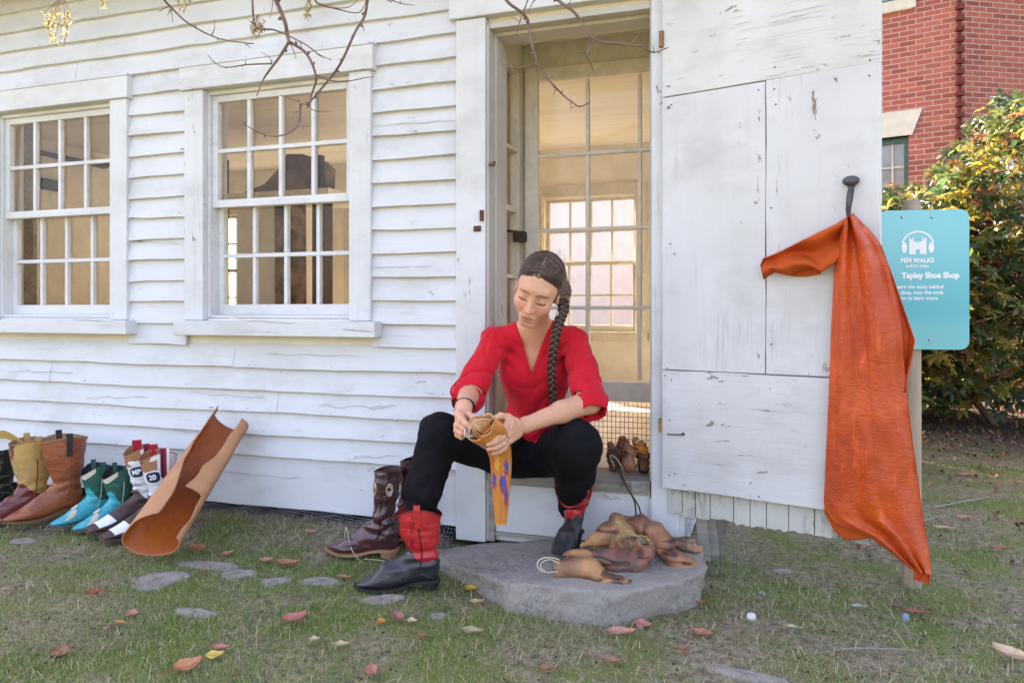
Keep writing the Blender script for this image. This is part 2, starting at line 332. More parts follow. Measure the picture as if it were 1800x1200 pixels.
# ------------------------------------------------------------------ house
HX0, HX1, HZ, HY = -9.0, -.335, 2.55, 3.62
house = thing('clapboard_house', ((HX0+HX1)/2, 1.75, 0), 'old white wooden shop with peeling clapboards, two sash windows and an open doorway', 'building')
WIN = [(-2.0365, .731), (-3.3085, .731)]; DX0, DX1 = -1.055, -.434
WZ0, WZ1 = .903, 1.895
def ranges(z0, z1, y=None):
    ex = [(-1.188, .5)] if z0 < 2.245 else [(HX1-.001, .5)]
    for cx, w_ in WIN:
        if z1 > .828 and z0 < 2.003: ex.append((cx-w_/2-.1055, cx+w_/2+.1045))
    ex.sort(); out = []; x = HX0
    for a, b in ex:
        if a > x: out.append((x, a))
        x = max(x, b)
    return out
sid = MB(); zk = .085; k = 0; heights = [.215]+[.0955]*24
for hgt in heights:
    for (a, b) in ranges(zk, zk+hgt):
        x = a
        while x < b-.01:
            L = min(b-x, random.uniform(1.6, 3.4));
            if b-x-L < .5: L = b-x
            n = max(2, int(L/.10)); dz = random.uniform(-.002, .002); dy = random.uniform(-.002, .002); fs = []; vs = []; wav = random.random()*50; bow = random.uniform(-.003,.003)
            for i in range(n+1):
                u = i/n; xx = x+.0006+(L-.0012)*u; wz = dz+.0022*math.sin(xx*5+wav)+.0012*math.sin(xx*23+wav*3)+bow*math.sin(math.pi*u)
                if random.random() < .05: wz += random.uniform(0, .005)
                wy = dy+.0018*math.sin(xx*7+wav*2)
                vs += [(xx, -.0045, zk+hgt+.006), (xx, -.0265+wy, zk+wz+.0015), (xx, -.0250+wy, zk+wz), (xx, -.002, zk+wz+.001)]
            for i in range(n):
                o_ = i*4; fs += [(o_+4, o_, o_+1, o_+5), (o_+5, o_+1, o_+2, o_+6), (o_+6, o_+2, o_+3, o_+7)]
            fs += [(0,3,2,1), (n*4, n*4+1, n*4+2, n*4+3)]; sid.add(vs, fs); x += L
    zk += hgt
# clapboards above the door head and on the end wall
sid.build('clapboard_siding', M['siding'], house)
fw = MB()                                                     # front wall behind the boards
def wallboxes(mb, y0, y1, ops, x0, x1, z0, z1):
    x = x0; cols = {}
    for a, b, c0, c1 in ops: cols.setdefault((a, b), []).append((c0, c1))
    for (a, b) in sorted(cols):
        mb.box(x, a, y0, y1, z0, z1); z = z0
        for c0, c1 in sorted(cols[(a, b)]): mb.box(a, b, y0, y1, z, c0); z = c1
        mb.box(a, b, y0, y1, z, z1); x = b
    mb.box(x, x1, y0, y1, z0, z1)
wallboxes(fw, .0, .11, [(cx-w_/2, cx+w_/2, WZ0-.01, WZ1+.012) for cx, w_ in WIN]+[(DX0-.012, DX1+.012, .04, 2.035)], HX0, HX1-.003, .10, HZ)
fw.build('front_wall', M['cream'], house)
BW = [(-.69, .40), (-1.5, .80), (-3.0, 1.5), (-4.78, 1.05)]  # narrowest and widest are out of view, added to light the room
bw = MB(); wallboxes(bw, 3.5, 3.62, [(cx-w_/2, cx+w_/2, .74, 1.90) for cx, w_ in BW], HX0, HX1-.003, .02, HZ); bw.build('back_wall', M['cream'], house)
ew = MB(); ew.box(HX1-.12, HX1, .113, 3.497, .02, HZ); ew.build('end_wall', M['cream'], house)
ew = MB(); ew.box(HX0, HX0+.1, .113, 3.497, .02, HZ); ew.build('end_wall', M['cream'], house)
sk = MB()                                                     # end wall boards and gables
for gx in (HX1+.001, HX0-.02):
    sk = MB(); sk.add([(gx, -.002, .08), (gx, 3.62, .08), (gx, 3.62, HZ), (gx, 1.75, 4.35), (gx, -.002, HZ), (gx+.018, -.002, .08), (gx+.018, 3.62, .08), (gx+.018, 3.62, HZ), (gx+.018, 1.75, 4.35), (gx+.018, -.002, HZ)], [(0,4,3,2,1), (5,6,7,8,9), (0,1,6,5), (1,2,7,6), (2,3,8,7), (3,4,9,8), (4,0,5,9)]); sk.build('gable_boarding', M['siding'], house)
rf = MB()
def slope(s_, xa, xb, ya, yb):      # a piece of one roof slope between two distances from the ridge
    zf = lambda d: 4.36-(4.36-HZ+.05)*d/2.1; P = lambda x, d, h: (x, 1.75+s_*d, zf(d)+h)
    q = [P(xa, yb, 0), P(xb, yb, 0), P(xb, ya, 0), P(xa, ya, 0)]; q2 = [P(xa, yb, .1), P(xb, yb, .1), P(xb, ya, .1), P(xa, ya, .1)]
    if s_ > 0: q = q[::-1]; q2 = q2[::-1]
    rf.hexa(q, q2)
slope(-1, HX0-.2, HX1+.15, 0, 2.1)
slope(1, HX0-.2, -3.1, .002, 2.1); slope(1, -1.95, HX1+.15, .002, 2.1); slope(1, -3.0999, -1.9501, .002, .12); slope(1, -3.0999, -1.9501, 1.75, 2.1)  # unseen gap in the rear slope, added to let sun into the room
rf.build('roof', M['roof'], house)
fl = MB(); fl.box(HX0+.1, HX1-.12, .02, 3.5, .25, .30); fl.build('floor', M['floor'], house)
cl = MB(); cl.box(HX0+.1, -3.1, .11, 3.5, 2.30, 2.36); cl.box(-1.95, HX1-.12, .11, 3.5, 2.30, 2.36); cl.box(-3.1, -1.95, .11, 2.3, 2.30, 2.36); cl.box(-3.1, -1.95, 3.45, 3.5, 2.30, 2.36); cl.build('ceiling', M['ceil'], house)  # unseen opening below the roof gap, added to brighten the room
# room partition at the left, with dark brackets
pt = MB(); pt.box(-5.75, -5.6, .112, 3.498, .30, 2.30); pt.build('partition_wall', M['cream'], house)
br = MB(); br.box(-5.6, -5.52, 1.55, 1.95, 1.90, 1.98); br.box(-5.6, -5.54, 1.3, 2.4, 2.17, 2.20); br.box(-5.6, -5.3, 2.3, 2.36, 2.17, 2.20); br.box(-5.6, -5.57, 2.0, 2.04, .6, .64); br.box(-5.6, -5.575, 2.3, 2.37, .9, .93); br.build('bracket', M['dark'], house)
bp = MB(); bp.box(-4.19, -4.10, .42, .54, .30, 2.30); bp.build('post', M['greywood'], house)
# hearth seen through the right window
brick = NT('sooty_brick'); bt = brick.n('ShaderNodeTexBrick'); brick.l(brick.mapped((1,1,1), (R_(90),0,0)), bt.inputs[0]); bt.inputs['Scale'].default_value = 1; bt.inputs['Brick Width'].default_value = .2; bt.inputs['Row Height'].default_value = .07; bt.inputs['Mortar Size'].default_value = .006
bt.inputs['Color1'].default_value = (.22,.12,.08,1); bt.inputs['Color2'].default_value = (.34,.21,.14,1); bt.inputs['Mortar'].default_value = (.25,.2,.15,1); brick.fin(brick.mix(brick.ramp(brick.noise(7, 5), [(.4, 0.0), (.6, .8)]), bt.outputs[0], (.03,.025,.02)), .9, .1)
ch = MB(); ch.box(-3.82, -3.48, 1.95, 2.5, .30, 1.735); ch.box(-3.95, -3.02, 1.93, 2.5, 1.735, 1.80); hearth = ch.build('hearth', M['cream'], house)
hb = MB()
vs = []; 
hb.beam((-3.375, 2.0, .3), (-3.385, 2.0, 1.733), .16, .16); hb.build('brick_pier', brick.m, hearth)
hb = MB(); hb.box(-3.185, -3.09, 1.98, 2.1, .30, 1.733); hb.beam((-3.13, 1.97, 1.803), (-3.13, 1.97, 2.04), .08, .05); hb.box(-4.84, -4.75, 2.9, 3.0, .3, 2.3); hb.build('dark_post', M['dark'], hearth)
hb = MB(); ring = [(-3.80,1.80),(-3.2,1.80),(-3.19,2.0),(-3.26,2.06),(-3.40,2.07),(-3.47,1.97),(-3.60,1.86)]
hb.add([(x, 1.98, z+.003) for x, z in ring]+[(x, 2.3, z+.003) for x, z in ring], [tuple(range(7))[::-1]]+[tuple(range(7,14))]+[(i,(i+1)%7,7+(i+1)%7,7+i) for i in range(7)]); hb.build('soot_block', plain('sooty_plaster', (.30,.21,.15), .9, .2, 7, .75), hearth)
# ---- sash windows
def window(cx, w_, z0, z1, ys, s=1, front=True, loose=False):
    """s=+1: outside faces -Y. ys = outer wall face"""
    Y = lambda d: ys+s*d
    def bx(mb, x0, x1, d0, d1, za, zb): y = sorted((Y(d0), Y(d1))); mb.box(x0, x1, y[0], y[1], za, zb)
    x0, x1 = cx-w_/2, cx+w_/2; fr = MB()
    for a, b in ((x0-.004, x0+.008), (x1-.008, x1+.004)): bx(fr, a, b, -.004, .112, z0-.006, z1+.01)
    bx(fr, x0+.008, x1-.008, -.004, .11, z1-.008, z1+.0095); bx(fr, x0+.008, x1-.008, .0, .11, z0-.008, z0+.005)
    if not front:
        for a, b in ((x0-.09, x0), (x1, x1+.09)): bx(fr, a, b, .122, .14, z0-.07, z1+.09)
        bx(fr, x0, x1, .122, .139, z1, z1+.09); bx(fr, x0-.1, x1+.1, .122, .16, z0-.07, z0-.0)
    W = bevel(fr.build('window', M['sash'] if front else M['creamd'], house), .002)
    if front:
        cs = MB(); bx(cs, x0-.106, x0-.004, -.036, -.0, z0-.018, z1+.012); bevel(cs.build('casing', M['trim_v'], W), .003); cs = MB(); bx(cs, x1+.004, x1+.105, -.036, -.0, z0-.018, z1+.012)
        bevel(cs.build('casing', M['trim_v'], W), .003); cs = MB(); bx(cs, x0-.122, x1+.121, -.050, 0, z1+.0125, z1+.112); bx(cs, x0-.125, x1+.124, -.054, 0, z1+.1122, z1+.122); bevel(cs.build('head_casing', M['trim_h'], W), .003)
        cs = MB(); bx(cs, x0-.124, x1+.150, -.085, -.002, z0-.083, z0-.019); bevel(cs.build('sill', M['trim_h'], W), .004)
    ncol = 4; mid = (z0+z1)/2; st = .028; 
    for nm, d, za, zb in (('upper_sash', .012, mid-.012, z1-.008), ('lower_sash', .05, z0+.005, mid+.022)):
        sh = MB(); a, b = x0+.0085, x1-.0085; br_ = .048 if nm == 'lower_sash' else .034
        bx(sh, a, a+st, d, d+.034, za, zb); bx(sh, b-st, b, d, d+.034, za, zb); bx(sh, a+st, b-st, d, d+.034, za, za+br_); bx(sh, a+st, b-st, d, d+.034, zb-.03, zb)
        iw = b-a-2*st; mz = (za+br_+zb-.03)/2
        for i in range(1, ncol): xx = a+st+iw*i/ncol; bx(sh, xx-.009, xx+.009, d+.003, d+.03, za+br_, mz-.009); bx(sh, xx-.009, xx+.009, d+.003, d+.03, mz+.009, zb-.03)
        bx(sh, a+st, b-st, d+.0025, d+.031, mz-.009, mz+.009)
        S = bevel(sh.build(nm, M['sash'] if front else M['creamd'], W), .0025)
        if front or True:
            for i in range(ncol):
                for j in range(2):
                    g = MB(); gx0 = a+st+iw*i/ncol+.0093; gx1 = a+st+iw*(i+1)/ncol-.0093; g0, g1 = (za+br_, mz-.0093) if j == 0 else (mz+.0093, zb-.0303)
                    tl = [random.uniform(-.0012, .0012) for _ in range(4)]; yy = Y(d+.02)
                    g.add([(gx0, yy+tl[0], g0), (gx1, yy+tl[1], g0), (gx1, yy+tl[2], g1), (gx0, yy+tl[3], g1)], [(0,1,2,3)])
                    g.build('pane', M['glass'], W)
    return W
for cx, w_ in WIN: window(cx, w_, WZ0, WZ1, 0.0)
for cx, w_ in BW: window(cx, w_, .75, 1.89, 3.62, -1, False)
# long splits and lifted paint edges in single boards
rk = random.Random(21)
for (x0, y0, x1, y1, amp) in ((8,738,205,743,3), (556,713,694,717,4), (150,699,262,697,2), (392,828,530,842,3), (596,806,706,800,2.5), (652,222,799,212,1.2), (640,716,700,712,3), (20,652,130,655,1.5), (226,424,316,427,1.5), (470,622,640,626,1.6), (300,756,420,764,2), (655,470,760,468,1.2), (330,690,470,700,1.6)):
    n = 14; pts = [WY(x0+(x1-x0)*i/n, y0+(y1-y0)*i/n+rk.uniform(-amp, amp)*.5+amp*.5*math.sin(i*1.1+x0), -.0225) for i in range(n+1)]; mb = MB(); mb.tube(pts, [.0002]+[rk.uniform(.0004, .0012) for _ in range(n-1)]+[.0002], 5, flat=.8); mb.build('board_split', M['greywood'], house)
for (x0, y0, x1, y1) in ((125,561,180,563), (430,563,520,568), (600,578,655,582)):
    pts = [WY(x0+(x1-x0)*i/8, y0+(y1-y0)*i/8+rk.uniform(-1.2, 1.2), -.087) for i in range(9)]; mb = MB(); mb.tube(pts, [.0002]+[.0010]*7+[.0002], 5); mb.build('board_split', M['greywood'], house)
nh = MB()
for zi in range(25):
    zc = .085+(.215 if zi else 0)+max(0, zi-1)*.0955+.012
    for q in range(7): x_ = -4.4+q*.61+rk.uniform(-.02,.02)
    for (a, b) in ranges(zc-.01, zc+.08):
        x_ = max(a, -4.6)+.03
        while x_ < b: nh.ball((x_, -.0262, zc+rk.uniform(-.003,.003)), (.0022,.0010,.0022), seg=6); x_ += rk.uniform(.38,.44)
nh.build('nail_head', plain('dull_nail', (.25,.19,.15), .8, .2), house)['kind'] = 'stuff'
# ---- door frame
df = MB(); df.box(-1.190, -1.066, -.036, 0, .035, 2.06); df.box(DX1+.004, HX1+.0015, -.034, 0, .035, 2.06); frame = bevel(df.build('door_frame', M['trim_v'], house), .004)
df = MB(); df.box(-1.215, HX1+.03, -.05, 0, 2.062, 2.25); bevel(df.build('head_board', M['trim_h'], frame), .004)
df = MB(); df.box(-1.0655, DX0, -.026, .15, .04, 2.03); df.box(DX0, DX0+.012, .03, .15, .317, 2.018); df.box(DX1, DX1+.0035, -.0345, .15, .317, 2.03); df.box(DX1+.0035, DX1+.11, .0, .15, .317, 2.03); df.box(DX0+.0005, DX1-.0005, -.02, .15, 2.018, 2.04); df.box(DX0+.012, DX1-.0006, .03, .149, 2.004, 2.0178)
bevel(df.build('jamb', M['trim_y'], frame), .003)
# torn places on the left jamb: strike plates
sp = MB()
for (px, py, w2, h2) in ((839, 402, .03, .022), ): P = WY(px, py, -.038); sp.box(P.x-w2/2, P.x+w2/2, -.042, -.0365, P.z-h2/2, P.z+h2/2)
P = WY(866, 290, -.027); sp.hexa([(P.x-.012, -.05, P.z-.006), (P.x+.012, -.05, P.z-.006), (P.x+.008, -.025, P.z-.006), (P.x-.008, -.025, P.z-.006)], [(P.x-.008, -.045, P.z+.006), (P.x+.02, -.045, P.z+.012), (P.x+.012, -.025, P.z+.006), (P.x-.008, -.025, P.z+.006)])
P = WY(849, 375, -.038); sp.box(P.x-.012, P.x+.004, -.046, -.0368, P.z-.03, P.z+.012)
bevel(sp.build('strike_plate', M['rust'], frame), .002)
th_ = MB()                                                    # threshold with splintered front edge
n = 40; top = []; 
for i in range(n+1):
    x = DX0+(DX1-DX0)*i/n; r = .008*math.sin(i*1.7)+random.uniform(-.004,.004); fr_ = -.052+(.018*random.random() if i > 24 else .004*random.random()); top.append((x, fr_, r))
vs = []
for x, f, r in top: vs += [(x, .16, .316), (x, f+.004, .314), (x, f, .309), (x, f+.003, .277+.4*r*(x > -.68)), (x, .16, .272)]
th_.add(vs, [(i*5+j, i*5+5+j, i*5+5+(j+1)%5, i*5+(j+1)%5) for i in range(n) for j in range(5)]+[(0,1,2,3,4), (n*5+4, n*5+3, n*5+2, n*5+1, n*5)])
th_.box(DX0+.0, DX1+.0, -.020, .10, .262, .2755); th_.build('threshold', M['greywood'], house)
rb = MB(); rb.box(DX0+.022, DX1-.002, -.012, .02, .075, .26); rb.box(DX1-.0018, HX1, -.030, .02, .06, .255); bevel(rb.build('riser_board', M['trim_h'], house), .003)
rb = MB(); rb.box(DX0+.001, DX0+.0215, -.024, .02, .04, .262); rb.box(DX0+.022, DX1, .03, .06, .0, .08); rb.box(DX0+.0225, DX1-.06, -.02, .02, .062, .0745); rb.build('sill_trim', M['greywood'], house)
pf = MB(); P0 = WY(1228, 905, -.02); 
for (a, b, w1, w2) in ((WY(1232, 905, .0), WY(1240, 985, -.02), .035, .02), (WY(1248, 900, .06), WY(1256, 975, .03), .03, .03), (WY(1262, 905, .10), WY(1250, 950, .10), .05, .015), (WY(1270, 902, .2), WY(1248, 985, .2), .06, .05)): pf.beam(a, b, w1, w2)
pf.build('rotten_footing', M['greywood'], house)
# ---- the little porch behind the door: glazed inner door, side light, panels
vb = MB(); vb.box(-1.30, -1.087, .155, .5, .30, .80); vb.box(-1.13, -1.087, .155, .19, .80, 2.12); vb.box(-1.13, -1.087, .44, .499, .80, 2.12); vb.box(-1.13, -1.087, .19, .44, 1.98, 2.12); vb.box(-1.125, -1.095, .19, .44, 1.36, 1.385); vb.box(-1.125, -1.095, .19, .44, 1.63, 1.645)
vb.box(-1.125, -1.095, .19, .44, 1.07, 1.085); vb.box(-1.20, -.456, .502, .53, 2.0, 2.30); vb.box(-1.3, -1.07, .502, .53, .30, 2.0); bevel(vb.build('porch_panelling', M['creamd'], house), .002)
vb = MB(); vb.box(-1.30, -.456, .113, .5, 2.12, 2.15); vb.build('porch_ceiling', M['ceil'], house)
vb = MB(); vb.box(-.80, -.46, .18, .34, 2.105, 2.119); vb.build('ceiling_hatch', M['dark'], house)
idr = MB(); Y0 = .455; X0i, X1i = -1.066, -.458
gx = [-1.008, -.783, -.556]; gz_ = [.623, .94, 1.282, 1.612, 1.945]
idr.box(X0i, gx[0], Y0, Y0+.035, .30, 2.0); idr.box(gx[0], X1i, Y0, Y0+.035, gz_[4], 2.0); idr.box(gx[0], X1i, Y0, Y0+.035, .54, gz_[0])
for z in gz_[1:4]: idr.box(gx[0], X1i, Y0+.004, Y0+.03, z-.008, z+.008)
for x in gx[1:]:
    for za, zb in zip(gz_[:-1], gz_[1:]): idr.box(x-.008, x+.008, Y0+.005, Y0+.029, za+.008, zb-.008)
inner = bevel(idr.build('inner_door', M['creamd'], house), .003)
for i, x in enumerate(gx):
    x2 = (gx+[X1i])[i+1]
    for za, zb in zip(gz_[:-1], gz_[1:]):
        g = MB(); g.add([(x+.008, Y0+.018, za+.008), (x2-.008, Y0+.018, za+.008), (x2-.008, Y0+.019, zb-.008), (x+.008, Y0+.0175, zb-.008)], [(0,1,2,3)]); g.build('pane', M['glass'], inner)
ws = MB()
for i in range(30): x = X0i+.06+i*.0185; ws.tube([(x, Y0-.008, .318), (x, Y0-.008+random.uniform(-.002,.002), .537)], .0012, 4)
for i in range(9): z = .335+i*.0235; ws.tube([(X0i+.05, Y0-.009, z), (X1i, Y0-.009, z+random.uniform(-.003,.003))], .0012, 4)
ws.build('wire_screen', M['iron'], inner)
lb = MB(); P = WY(918, 415, .43); lb.box(P.x-.035, P.x+.015, .40, .4545, P.z-.025, P.z+.02); lb.beam(WY(885, 405, .41), WY(912, 408, .42), .008, .012); bevel(lb.build('lock_box', M['dark'], inner), .003)
# ---- open door
DL, DA = .70, R_(-15.0); hx, hy = -.379, -.045
door = None
def plank(mb, x0, x1, y0, y1, z0, z1, v=True, zj=.0):
    n = max(2, int((z1-z0 if v else x1-x0)/.05)); r = random.random()*90
    vs = []
    for i in range(n+1):
        u = i/n; wv = .0009*math.sin(u*n*.7+r)+random.uniform(-.0006,.0006)
        if v: z = z0+(z1-z0)*u+(zj*random.random() if i in (0,) else 0); vs += [(x0+wv, y0, z), (x1+wv, y0, z), (x1+wv, y1, z), (x0+wv, y1, z)]
        else: x = x0+(x1-x0)*u; vs += [(x, y0, z1+wv), (x, y1, z1+wv), (x, y1, z0+wv), (x, y0, z0+wv)]
    o = [(i*4+j, i*4+(j+1)%4, i*4+4+(j+1)%4, i*4+4+j) for i in range(n) for j in range(4)]+[(0,3,2,1), (n*4, n*4+1, n*4+2, n*4+3)]
    mb.add(vs, o)
dm = MB(); dm.box(.003, DL-.002, .002, .026, .315, 2.24)
door = dm.build('door', M['door_v'], house, local=True, loc=(hx-house.location.x, hy-house.location.y, 0), rot=(0,0,DA))
def dpart(mb, name, m, b=.0015): return bevel(mb.build(name, m, door, local=True), b)
v = MB(); plank(v, 0, .358, -.022, .0, .722, 1.6765); dpart(v, 'upright_board', M['door_v']); v = MB(); plank(v, .361, DL, -.0225, .0, .722, 1.68); dpart(v, 'upright_board', M['door_v'])
v = MB(); plank(v, 0, DL, -.024, .0, .306, .7185, False); dpart(v, 'cross_board', M['door_h']); v = MB(); plank(v, 0, DL, -.0225, .0, 1.6805, 2.24, False); dpart(v, 'cross_board', M['door_h'])
bs = MB(); x = .012
while x < DL-.01:
    wd = random.uniform(.03, .085); wd = min(wd, DL-.005-x); n = 5; z0 = .214+random.uniform(-.006,.006)
    vs = []; zz = [z0+random.uniform(-.004,.004) for _ in range(n+1)]
    for i in range(n+1): xx = x+wd*i/n; vs += [(xx, .004, zz[i]), (xx, .0235, zz[i]), (xx, .0235, .314), (xx, .004, .314)]
    bs.add(vs, [(i*4+j, i*4+(j+1)%4, i*4+4+(j+1)%4, i*4+4+j) for i in range(n) for j in range(4)]+[(3,2,1,0), (n*4, n*4+1, n*4+2, n*4+3)]); x += wd+.003
mt = painted('door_bottom_weathered', (.60,.61,.58), (.20,.19,.15), 2, 2.6, 3.0, .35); bs.build('backing_boards', mt, door, local=True)
hg = MB(); 
def doorloc(px, py):      # a pixel on the door face -> door local
    n_ = Vector((math.sin(DA), -math.cos(DA), 0)); p0 = Vector((hx, hy, 0))+n_*.022; d = D(px, py, 1)-CAM; t = (p0-CAM).dot(n_)/d.dot(n_); P = CAM+d*t-Vector((hx, hy, 0)); c_, s_ = math.cos(-DA), math.sin(-DA); return Vector((P.x*c_-P.y*s_, P.x*s_+P.y*c_, P.z))
P = doorloc(1172, 68); hg.tube([(-.002, -.028, P.z-.028), (-.002, -.028, P.z+.028)], .007, 10); hg.box(-.012, .006, -.0262, -.0228, P.z-.03, P.z+.03); P = doorloc(1172, 750); hg.tube([(-.006, -.028, P.z-.02), (-.006, -.028, P.z+.03)], .006, 8); dpart(hg, 'hinge', plain('rusty_brass', (.42,.24,.10), .6, .5, 50, .5, .3, .001, metal=.4), .001)
hk = MB(); P = doorloc(1180, 762); P2 = doorloc(1202, 762); hk.tube([P+Vector((-.01,-.012,.0)), P+Vector((.0,-.012,-.001)), P2+Vector((0,-.010,-.002))], .0022, 6); hk.ball(P2+Vector((0,-.006,0)), .0055); hk.build('hook', M['iron'], door, local=True)
lt = MB(); P = doorloc(1497, 319); 
lt.ball(P+Vector((0,-.012,0)), (.025,.012,.016), seg=18); lt.tube([P+Vector((0,-.012,-.010)), P+Vector((.001,-.022,-.022)), P+Vector((.0,-.036,-.045)), P+Vector((-.002,-.038,-.075)), P+Vector((-.004,-.022,-.11))], [.0045,.006,.008,.008,.005], 8, flat=.5, sub=3, side=(1,0,0)); lt.tube([P+Vector((0,.0,-.011)), P+Vector((0,-.016,-.011))], .012, 10)
lt.build('latch_handle', M['iron'], door, smooth=True, local=True)
nl = MB()
for i in range(34):
    x = random.choice([.02,.04,.33,.385,.67,.68,.03,random.uniform(.05,.65)]); z = random.choice([.33,.36,.69,.74,1.65,1.71,1.15,random.uniform(.35,2.1)]); nl.ball((x+random.uniform(-.01,.01), -.0245, z+random.uniform(-.015,.015)), (.0028,.0012,.0028), seg=8)
nl.build('nail_head', M['rust'], door, local=True)['kind'] = 'stuff'
# end-of-house corner board foot, wire skirting under the boards
def wire_net(name, x0, x1, zt, yt, yb, label):
    mb = MB(); nx_ = int((x1-x0)/.014); nz = 9
    def pt(i, j):
        u = i/nx_; v = j/nz; x = x0+(x1-x0)*u; bow = .012*math.sin(x*7)+.008*math.sin(x*17+1)
        z = zt+(gh(x, yb)*1.0-.0-zt)*v+.004*math.sin(x*31+j); return (x+.003*math.sin(j*2.1+x*40), yt+(yb-yt)*v**1.4+bow*v, float(z))
    for i in range(0, nx_+1): mb.tube([pt(i, j) for j in range(nz+1)], .0007, 3, cap=False)
    for j in range(nz+1): mb.tube([pt(i, j) for i in range(0, nx_+1)], .0007, 3, cap=False)
    o = mb.build(name, M['steel'], origin=((x0+x1)/2, (yt+yb)/2, 0)); return tag(o, label, 'wire mesh')
wire_net('wire_mesh', -2.75, -1.20, .105, -.004, -.07, 'strip of grey wire mesh closing the gap below the clapboards')
wire_net('wire_mesh', -.33, -.10, .2, .05, .02, 'crumpled grey wire mesh beside the rotten foot of the door post')
# ------------------------------------------------------------------ brick building behind
bb = NT('red_brick_wall'); bt = bb.n('ShaderNodeTexBrick'); bb.l(bb.mapped((1,1,1), (R_(90),0,0)), bt.inputs[0]); bt.inputs['Scale'].default_value = 1; bt.inputs['Brick Width'].default_value = .215; bt.inputs['Row Height'].default_value = .075; bt.inputs['Mortar Size'].default_value = .007; bt.inputs['Mortar Smooth'].default_value = .2; bt.inputs['Bias'].default_value = -.1
bt.inputs['Color1'].default_value = (.40,.11,.07,1); bt.inputs['Color2'].default_value = (.21,.055,.042,1); bt.inputs['Mortar'].default_value = (.42,.34,.28,1)
c = bb.mix(bb.ramp(bb.noise(1.3, 4), [(.35, 0.0), (.7, .45)]), bt.outputs[0], (.42,.15,.11)); c = bb.mix(bb.ramp(bb.noise(30, 3), [(.5, 0.0), (.75, .3)]), c, (.10,.04,.04))
bb.bump(bt.outputs['Fac'], -.5, .01); bb.fin(c, .9, .2)
CB = D(1686, 600, 10.7); CB = Vector((CB.x, CB.y, 0)); bA = R_(-15); bB = R_(29)
bld = thing('brick_building', CB, 'red brick building with toothed corner and pale stone window lintels behind the shrub', 'building')
lime = plain('pale_limestone', (.62,.57,.47), .8, .2, 8, .2, .3, .003); green = plain('dark_green_paint', (.03,.10,.075), .4, .5, 20, .2)
def bface(ang, x0, x1, ops, name='brick_wall'):
    mb = MB(); wallboxes(mb, 0, .35, ops, x0, x1, -.2, 10.5); o = mb.build(name, bb.m, bld, local=True, rot=(0,0,ang))
    for (a, b, z0, z1) in ops:
        f = MB()
        for q in ((a, a+.07), (b-.07, b)): f.box(q[0], q[1], .10, .2, z0, z1)
        f.box(a+.07, b-.07, .10, .2, z1-.08, z1); f.box(a+.07, b-.07, .10, .2, z0, z0+.08); f.box(a+.07, b-.07, .11, .18, (z0+z1)/2-.03, (z0+z1)/2+.03)
        W = f.build('window_frame', green, bld, local=True, rot=(0,0,ang)); g = MB(); g.add([(a+.07,.15,z0),(b-.07,.15,z0),(b-.07,.15,z1),(a+.07,.15,z1)], [(0,1,2,3)]); g.build('pane', glassdark, W, local=True)
        g = MB()
        for i in range(1, 4): x = a+(b-a)*i/4; g.box(x-.012, x+.012, .125, .148, z0+.081, (z0+z1)/2-.031); g.box(x-.012, x+.012, .125, .148, (z0+z1)/2+.031, z1-.081)
        for zz in ((z0*3+z1)/4, (z0+z1*3)/4): g.box(a+.07, b-.07, .126, .147, zz-.012, zz+.012)
        g.build('glazing_bars', lime, W, local=True)
        l = MB(); h = .36; l.hexa([(a-.05,-.03,z1+.0),(b+.05,-.03,z1+.0),(b+.05,.34,z1+.0),(a-.05,.34,z1+.0)], [(a-.18,-.03,z1+h),(b+.18,-.03,z1+h),(b+.18,.34,z1+h),(a-.18,.34,z1+h)]); l.build('lintel', lime, bld, local=True, rot=(0,0,ang))
        l = MB(); l.box(a-.1, b+.1, -.06, .3, z0-.15, z0-.002); l.build('sill', lime, bld, local=True, rot=(0,0,ang))
glassdark = plain('dim_window_glass', (.30,.31,.30), .08, .8, 3, .5, .1, .001)
def bl(px, py):
    n_ = Vector((math.sin(bA), -math.cos(bA), 0)); d = D(px, py, 1)-CAM; t = (CB-CAM).dot(n_)/d.dot(n_); P = CAM+d*t-CB; return P.x*math.cos(-bA)-P.y*math.sin(-bA), P.z
xr, zt = bl(1597, 238); _, zs2 = bl(1597, 17); zs2 += .15
bface(bA, -3.6, 0, [(xr-.9, xr, zt-1.7, zt), (xr-.9, xr, zs2, zs2+1.7)])
bface(bB, 0, 8, [(.65, 1.55, zt-1.6, zt+.12), (.65, 1.55, zs2+.25, zs2+1.9), (3.2, 4.1, zt-1.6, zt+.12)])
l = MB(); l.box(-.02, 2.4, -.05, .1, zs2+.0, zs2+.14); l.build('stone_band', lime, bld, local=True, rot=(0,0,bB)); 
l = MB(); a = xr+.05; l.box(-3.6, a, -.05, .1, zs2-.16, zs2-.02); l.build('stone_band', lime, bld, local=True, rot=(0,0,bA))
qn = MB()
for i in range(140):
    z = i*.075; 
    if i % 2 == 0: qn.beam((-.045, -.028, z+.036), (.045, -.028, z+.036), .10, .066, side=(0,1,0))
    else: qn.beam((-.02, -.010, z+.036), (.02, -.010, z+.036), .05, .066, side=(0,1,0))
qn.build('toothed_corner', plain('corner_brick', (.16,.045,.035), .9, .2, 20, .4), bld, local=True, rot=(0,0,(bA+bB)/2))
